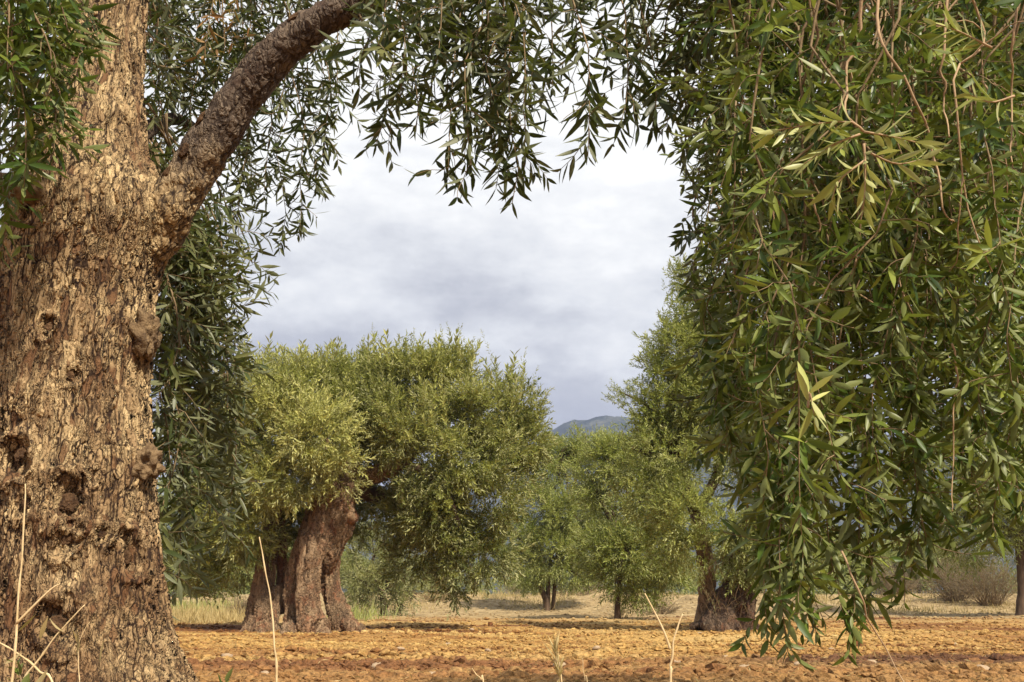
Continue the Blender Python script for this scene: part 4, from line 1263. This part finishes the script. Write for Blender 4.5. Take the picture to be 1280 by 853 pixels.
# bare tan twigs and one pale sprig in front
for pts, r in [([(1085, -60), (1075, 40), (1058, 90), (1060, 140), (1080, 165)], .0045), ([(1100, -60), (1098, 40), (1135, 110), (1165, 180), (1178, 260), (1190, 280)], .0042), ([(1060, 90), (1078, 150), (1080, 200), (1080, 250), (1070, 320), (1065, 360), (1110, 385)], .004),
               ([(1190, -60), (1178, 60), (1182, 130), (1185, 170)], .0038), ([(1270, -60), (1268, 40), (1264, 120), (1266, 210)], .0038), ([(1000, 130), (975, 200), (968, 260), (975, 330)], .0038), ([(990, 200), (1015, 240), (1025, 290)], .0045), ([(1050, 690), (1072, 735), (1090, 780), (1108, 812), (1130, 853)], .0026), ([(1192, 430), (1197, 470), (1190, 520), (1195, 570), (1188, 640)], .0028)]:
    Y = 2.12 if pts[0][1] < 0 else 2.3
    P = catmull([at(a, b_, Y + .04 * math.sin(a)) for a, b_ in pts], 26)
    P = P + np.stack([vnoise(np.arange(26) * .45, pts[0][0], q_, 3) * .005 for q_ in range(3)], -1)
    if pts[0][1] < 0: P = np.vstack([near_pt(limbs[2], P[0, 0])[None], P])
    V, p = tube_arrays(P, np.linspace(r, r * .4, len(P)), 7, .1, 3)
    mk('bare_twig', V, p, M['twig_bare'], right)
for pts in [[(1080, 165), (1060, 152), (1000, 158), (960, 166)], [(1080, 165), (1120, 172), (1160, 182)], [(1080, 180), (1082, 220), (1079, 262)], [(1075, 168), (1040, 182), (1005, 205)], [(1082, 200), (1050, 225), (1040, 250)], [(1085, 190), (1120, 205), (1150, 200)], [(1240, 60), (1200, 40), (1170, 30)], [(1268, 120), (1240, 128), (1215, 120)], [(1010, 510), (1012, 490), (1018, 520)]]:
    P = catmull([at(a, b_, 1.93) for a, b_ in pts], 8)
    bg_, LV = Bag(), Leaves()
    V, p = tube_arrays(P, np.linspace(.0028, .001, 8), 6); bg_.add(V, p)
    leaves_on(LV, P, .0125, .082, .0145, .6, (35, 75), .15, .15)
    so = bg_.obj('leafy_branch', M['twig_bare'], right)
    LV.obj('leaves', M['leaf_yellow'], so)
for q_ in range(6):
    A = tp_[-1] + RNG.normal(0, .1, 3)
    leafy_branch(right, hang(A, A + np.array([RNG.uniform(-.5, 1.5), RNG.uniform(-1, 1), RNG.uniform(.2, 1.2)]), wob=.1), tw_sh, .11, .02, .12, (.2, .4), .1, .008, .4)


# ------------------------------------------------------------------ dry stalks and weeds close to the camera
def stalk(label, pts, Y, r=.004, head=None, side=(), blade=()):
    P = [at(a, b_, Y) for a, b_ in pts]
    P = np.array(P)
    z0 = 0.0
    lastd = P[0] - P[1]
    kf = max(0.0, P[0][2]) / max(abs(lastd[2]), .004) * .5
    foot = np.array([P[0][0] + np.clip(lastd[0] * kf, -.12, .12), P[0][1] + RNG.uniform(-.03, .03), z0 - .01])
    if P[0][2] > .02: P = np.vstack([foot, P])
    root = empty('dry_stalk', (foot[0], foot[1], 0), label, 'dry stalk')
    P = catmull(P, 30)
    nodes_ = 1 + .35 * (np.arange(30) % 7 == 3)
    P = P + np.stack([vnoise(np.arange(30) * .3, pts[0][0], q_, 3) * .0022 for q_ in range(3)], -1)
    V, p = tube_arrays(P, np.linspace(r * .65, r * .28, 30) * nodes_, 7, .2, int(abs(pts[0][0])))
    mk('stem', V, p, M['straw'], root)
    for spts in side:
        Q = catmull([at(a, b_, Y) for a, b_ in spts], 14)
        V, p = tube_arrays(Q, np.linspace(r * .6, r * .25, 14), 6, .1, 2)
        mk('side_stem', V, p, M['straw'], root)
    if head:
        LV = Leaves()
        n = head
        i_ = RNG.integers(17, 30, n)
        D = nrm(P[np.minimum(i_ + 1, 29)] - P[i_ - 1]) + RNG.normal(0, .22, (n, 3))
        LV.add(P[i_], D, RNG.normal(0, 1, (n, 3)), RNG.uniform(.02, .05, n), np.full(n, .0035), RNG.uniform(.4, 1, n))
        LV.obj('seed_head', M['straw_leaf'], root, near=False)
    if blade:
        for (a, b_, dx, dy, L) in blade:
            LV = Leaves()
            LV.add(at(a, b_, Y)[None], np.array([[dx, -.1, dy]]), RNG.normal(0, 1, (1, 3)), np.array([L * .7]), np.array([L * .17]), np.array([RNG.uniform(.0, .55)]))
            LV.obj('dry_leaf', M['straw_leaf'], root)
    return root


stalk('straight pale dry stalk standing between the big left trunk and the giant olive', [(346, 870), (342, 800), (335, 730), (324, 671)], 2.3, .0042)
stalk('tall dry stalk in front of the big left trunk near the left edge', [(14, 860), (22, 760), (28, 680), (32, 605)], 2.2, .005, side=[[(20, 780), (60, 740), (75, 730)]])
stalk('forked dry stalk low in the picture, right of centre', [(838, 870), (839, 830), (843, 795), (854, 768)], 2.2, .005, side=[[(838, 812), (828, 785), (806, 742)]])
stalk('short feathery dry grass head at the bottom edge, centre', [(703, 870), (700, 845), (695, 812)], 2.1, .003, head=60)
stalk('short bare dry stalk tip at the bottom edge left of the feathery head', [(606, 875), (600, 850), (590, 836)], 2.1, .003)
stalk('thin faint dry stalk at the bottom edge right of the feathery head', [(735, 870), (731, 850), (727, 822)], 2.4, .002)
stalk('slanting dry stick with curled leaves at the foot of the big left trunk', [(22, 868), (45, 830), (75, 790), (106, 756)], 2.9, .006, blade=[(66, 812, .3, .8, .1), (80, 790, -.6, .4, .08), (50, 800, .2, .9, .09), (95, 820, .1, .9, .11), (125, 830, .1, .9, .1)])
stalk('broken dry stem lying against the foot of the big left trunk', [(70, 868), (48, 838), (20, 815), (-10, 800)], 2.9, .006, blade=[(22, 790, .6, .6, .1), (5, 830, .6, .3, .09), (40, 860, .5, .5, .1)])
stalk('thin dry stem leaning on the big left trunk above the curled leaves', [(100, 868), (98, 840), (100, 800), (112, 778)], 3.0, .003, blade=[(100, 810, -.3, .7, .08)])


def weed(px, py, Y, label, n, L, mat):
    b0 = at(px, py, Y); b0[2] = 0
    root = empty('weed', b0, label, 'weed')
    st, LV = Bag(), Leaves()
    h = at(px, py, Y)[2]
    for q in range(n):
        tw = twig_path(b0 + RNG.normal(0, .03, 3) * np.array([1, 1, 0]), (RNG.normal(0, .35), RNG.normal(0, .35), 1), max(.1, h) * RNG.uniform(.7, 1.1), .3, 7)
        V, p = tube_arrays(tw, np.linspace(.004, .0015, len(tw)), 5, cap=False); st.add(V, p)
        leaves_on(LV, tw, .03, L, L * .3, .55, start=.3)
    st.obj('stems', M['twig'], root)
    LV.obj('leaves', mat, root)


weed(258, 838, 3.6, 'small green weed growing at the right foot of the big left trunk', 6, .09, M['leaf_near'])
weed(85, 835, 2.9, 'dark green leafy weed among the dry sticks below the big left trunk', 6, .08, M['leaf_near'])

# ------------------------------------------------------------------ air
hz, nt = new_mat('thin blue air')
pv = nd(nt, 'ShaderNodeVolumePrincipled')
pv.inputs['Color'].default_value = (.52, .63, .95, 1)
pv.inputs['Density'].default_value = .00027
pv.inputs['Anisotropy'].default_value = .0
o = nd(nt, 'ShaderNodeOutputMaterial'); nt.links.new(pv.outputs[0], o.inputs['Volume'])
bx = np.array([(x, y, z_) for x in (-4300, 4300) for y in (-4300, 4300) for z_ in (-12, 345)], float)
haze = mk('haze', bx, [np.array([(0, 1, 3, 2), (4, 6, 7, 5), (0, 4, 5, 1), (2, 3, 7, 6), (0, 2, 6, 4), (1, 5, 7, 3)])], hz, None, False)
tag(haze, 'thin bluish haze in front of the far hill', 'haze', kind='stuff')

# ------------------------------------------------------------------ sky and sun
SUN_EL, SUN_AZ = math.radians(48), math.radians(146)   # azimuth clockwise from +Y
wd = bpy.data.worlds.new('World'); S.world = wd
wd.use_nodes = True
nt = wd.node_tree; nt.nodes.clear(); L_ = nt.links.new
sky = nd(nt, 'ShaderNodeTexSky', sky_type='NISHITA'); sky.sun_disc = False
sky.sun_elevation = SUN_EL; sky.sun_rotation = SUN_AZ
tc = nd(nt, 'ShaderNodeTexCoord')
sx = nd(nt, 'ShaderNodeSeparateXYZ'); L_(tc.outputs['Generated'], sx.inputs[0])
mp = nd(nt, 'ShaderNodeMapping'); mp.inputs['Scale'].default_value = (2.4, 2.4, 5.0); mp.inputs['Location'].default_value = (.4, .2, .3)
L_(tc.outputs['Generated'], mp.inputs[0])
n1 = noise(nt, mp.outputs[0], 1.7, 6, .58)
n2 = noise(nt, mp.outputs[0], .8, 3, .5)
zz_ = math_(nt, 'ADD', sx.outputs[2], math_(nt, 'MULTIPLY', math_(nt, 'SUBTRACT', n1, .5), .42))
cr = ramp(nt, [(.02, (4.4, 4.6, 5.5)), (.18, (3.2, 3.3, 3.75)), (.25, (3.9, 4.0, 4.35)), (.33, (5.7, 5.8, 5.95)), (.42, (7.5, 7.5, 7.35)), (.56, (7.2, 7.2, 7.05)), (.72, (4.6, 4.6, 4.7)), (.95, (4.2, 4.2, 4.4))])  # the part above the view is darkened to weaken light from overhead
# ramp colours above 1 are kept by scaling after the ramp
for e in cr.color_ramp.elements:
    e.color = tuple(v / 10 for v in e.color[:3]) + (1,)
n3 = noise(nt, mp.outputs[0], 3.4, 7, .62)
zz_ = math_(nt, 'ADD', zz_, math_(nt, 'MULTIPLY', math_(nt, 'SUBTRACT', n3, .48), .16))
L_(zz_, cr.inputs[0])
sc_ = nd(nt, 'ShaderNodeVectorMath', operation='SCALE'); sc_.inputs['Scale'].default_value = 10.0
L_(cr.outputs[0], sc_.inputs[0])
gap_ = ramp(nt, [(.30, .45), (.42, .0)])
L_(n2, gap_.inputs[0])
cm = mixc(nt, sc_.outputs[0], sky.outputs[0], gap_.outputs[0])
bg = nd(nt, 'ShaderNodeBackground', i_Strength=.1)
L_(cm, bg.inputs[0])
o = nd(nt, 'ShaderNodeOutputWorld'); L_(bg.outputs[0], o.inputs[0])

sun = bpy.data.objects.new('sun', bpy.data.lights.new('sun', 'SUN'))
COL.objects.link(sun)
sun.data.energy = 5.0; sun.data.angle = math.radians(2); sun.data.color = (1.0, .90, .74)
to_sun = Vector((math.sin(SUN_AZ) * math.cos(SUN_EL), math.cos(SUN_AZ) * math.cos(SUN_EL), math.sin(SUN_EL)))
sun.rotation_euler = to_sun.to_track_quat('Z', 'Y').to_euler()

S.view_settings.view_transform = 'Standard'
S.view_settings.look = 'None'
S.view_settings.exposure = 0.62
S.view_settings.gamma = 1
S.view_settings.use_curve_mapping = False
S.cycles.max_bounces = 6
S.cycles.diffuse_bounces = 3
S.cycles.transmission_bounces = 4
S.cycles.volume_bounces = 0
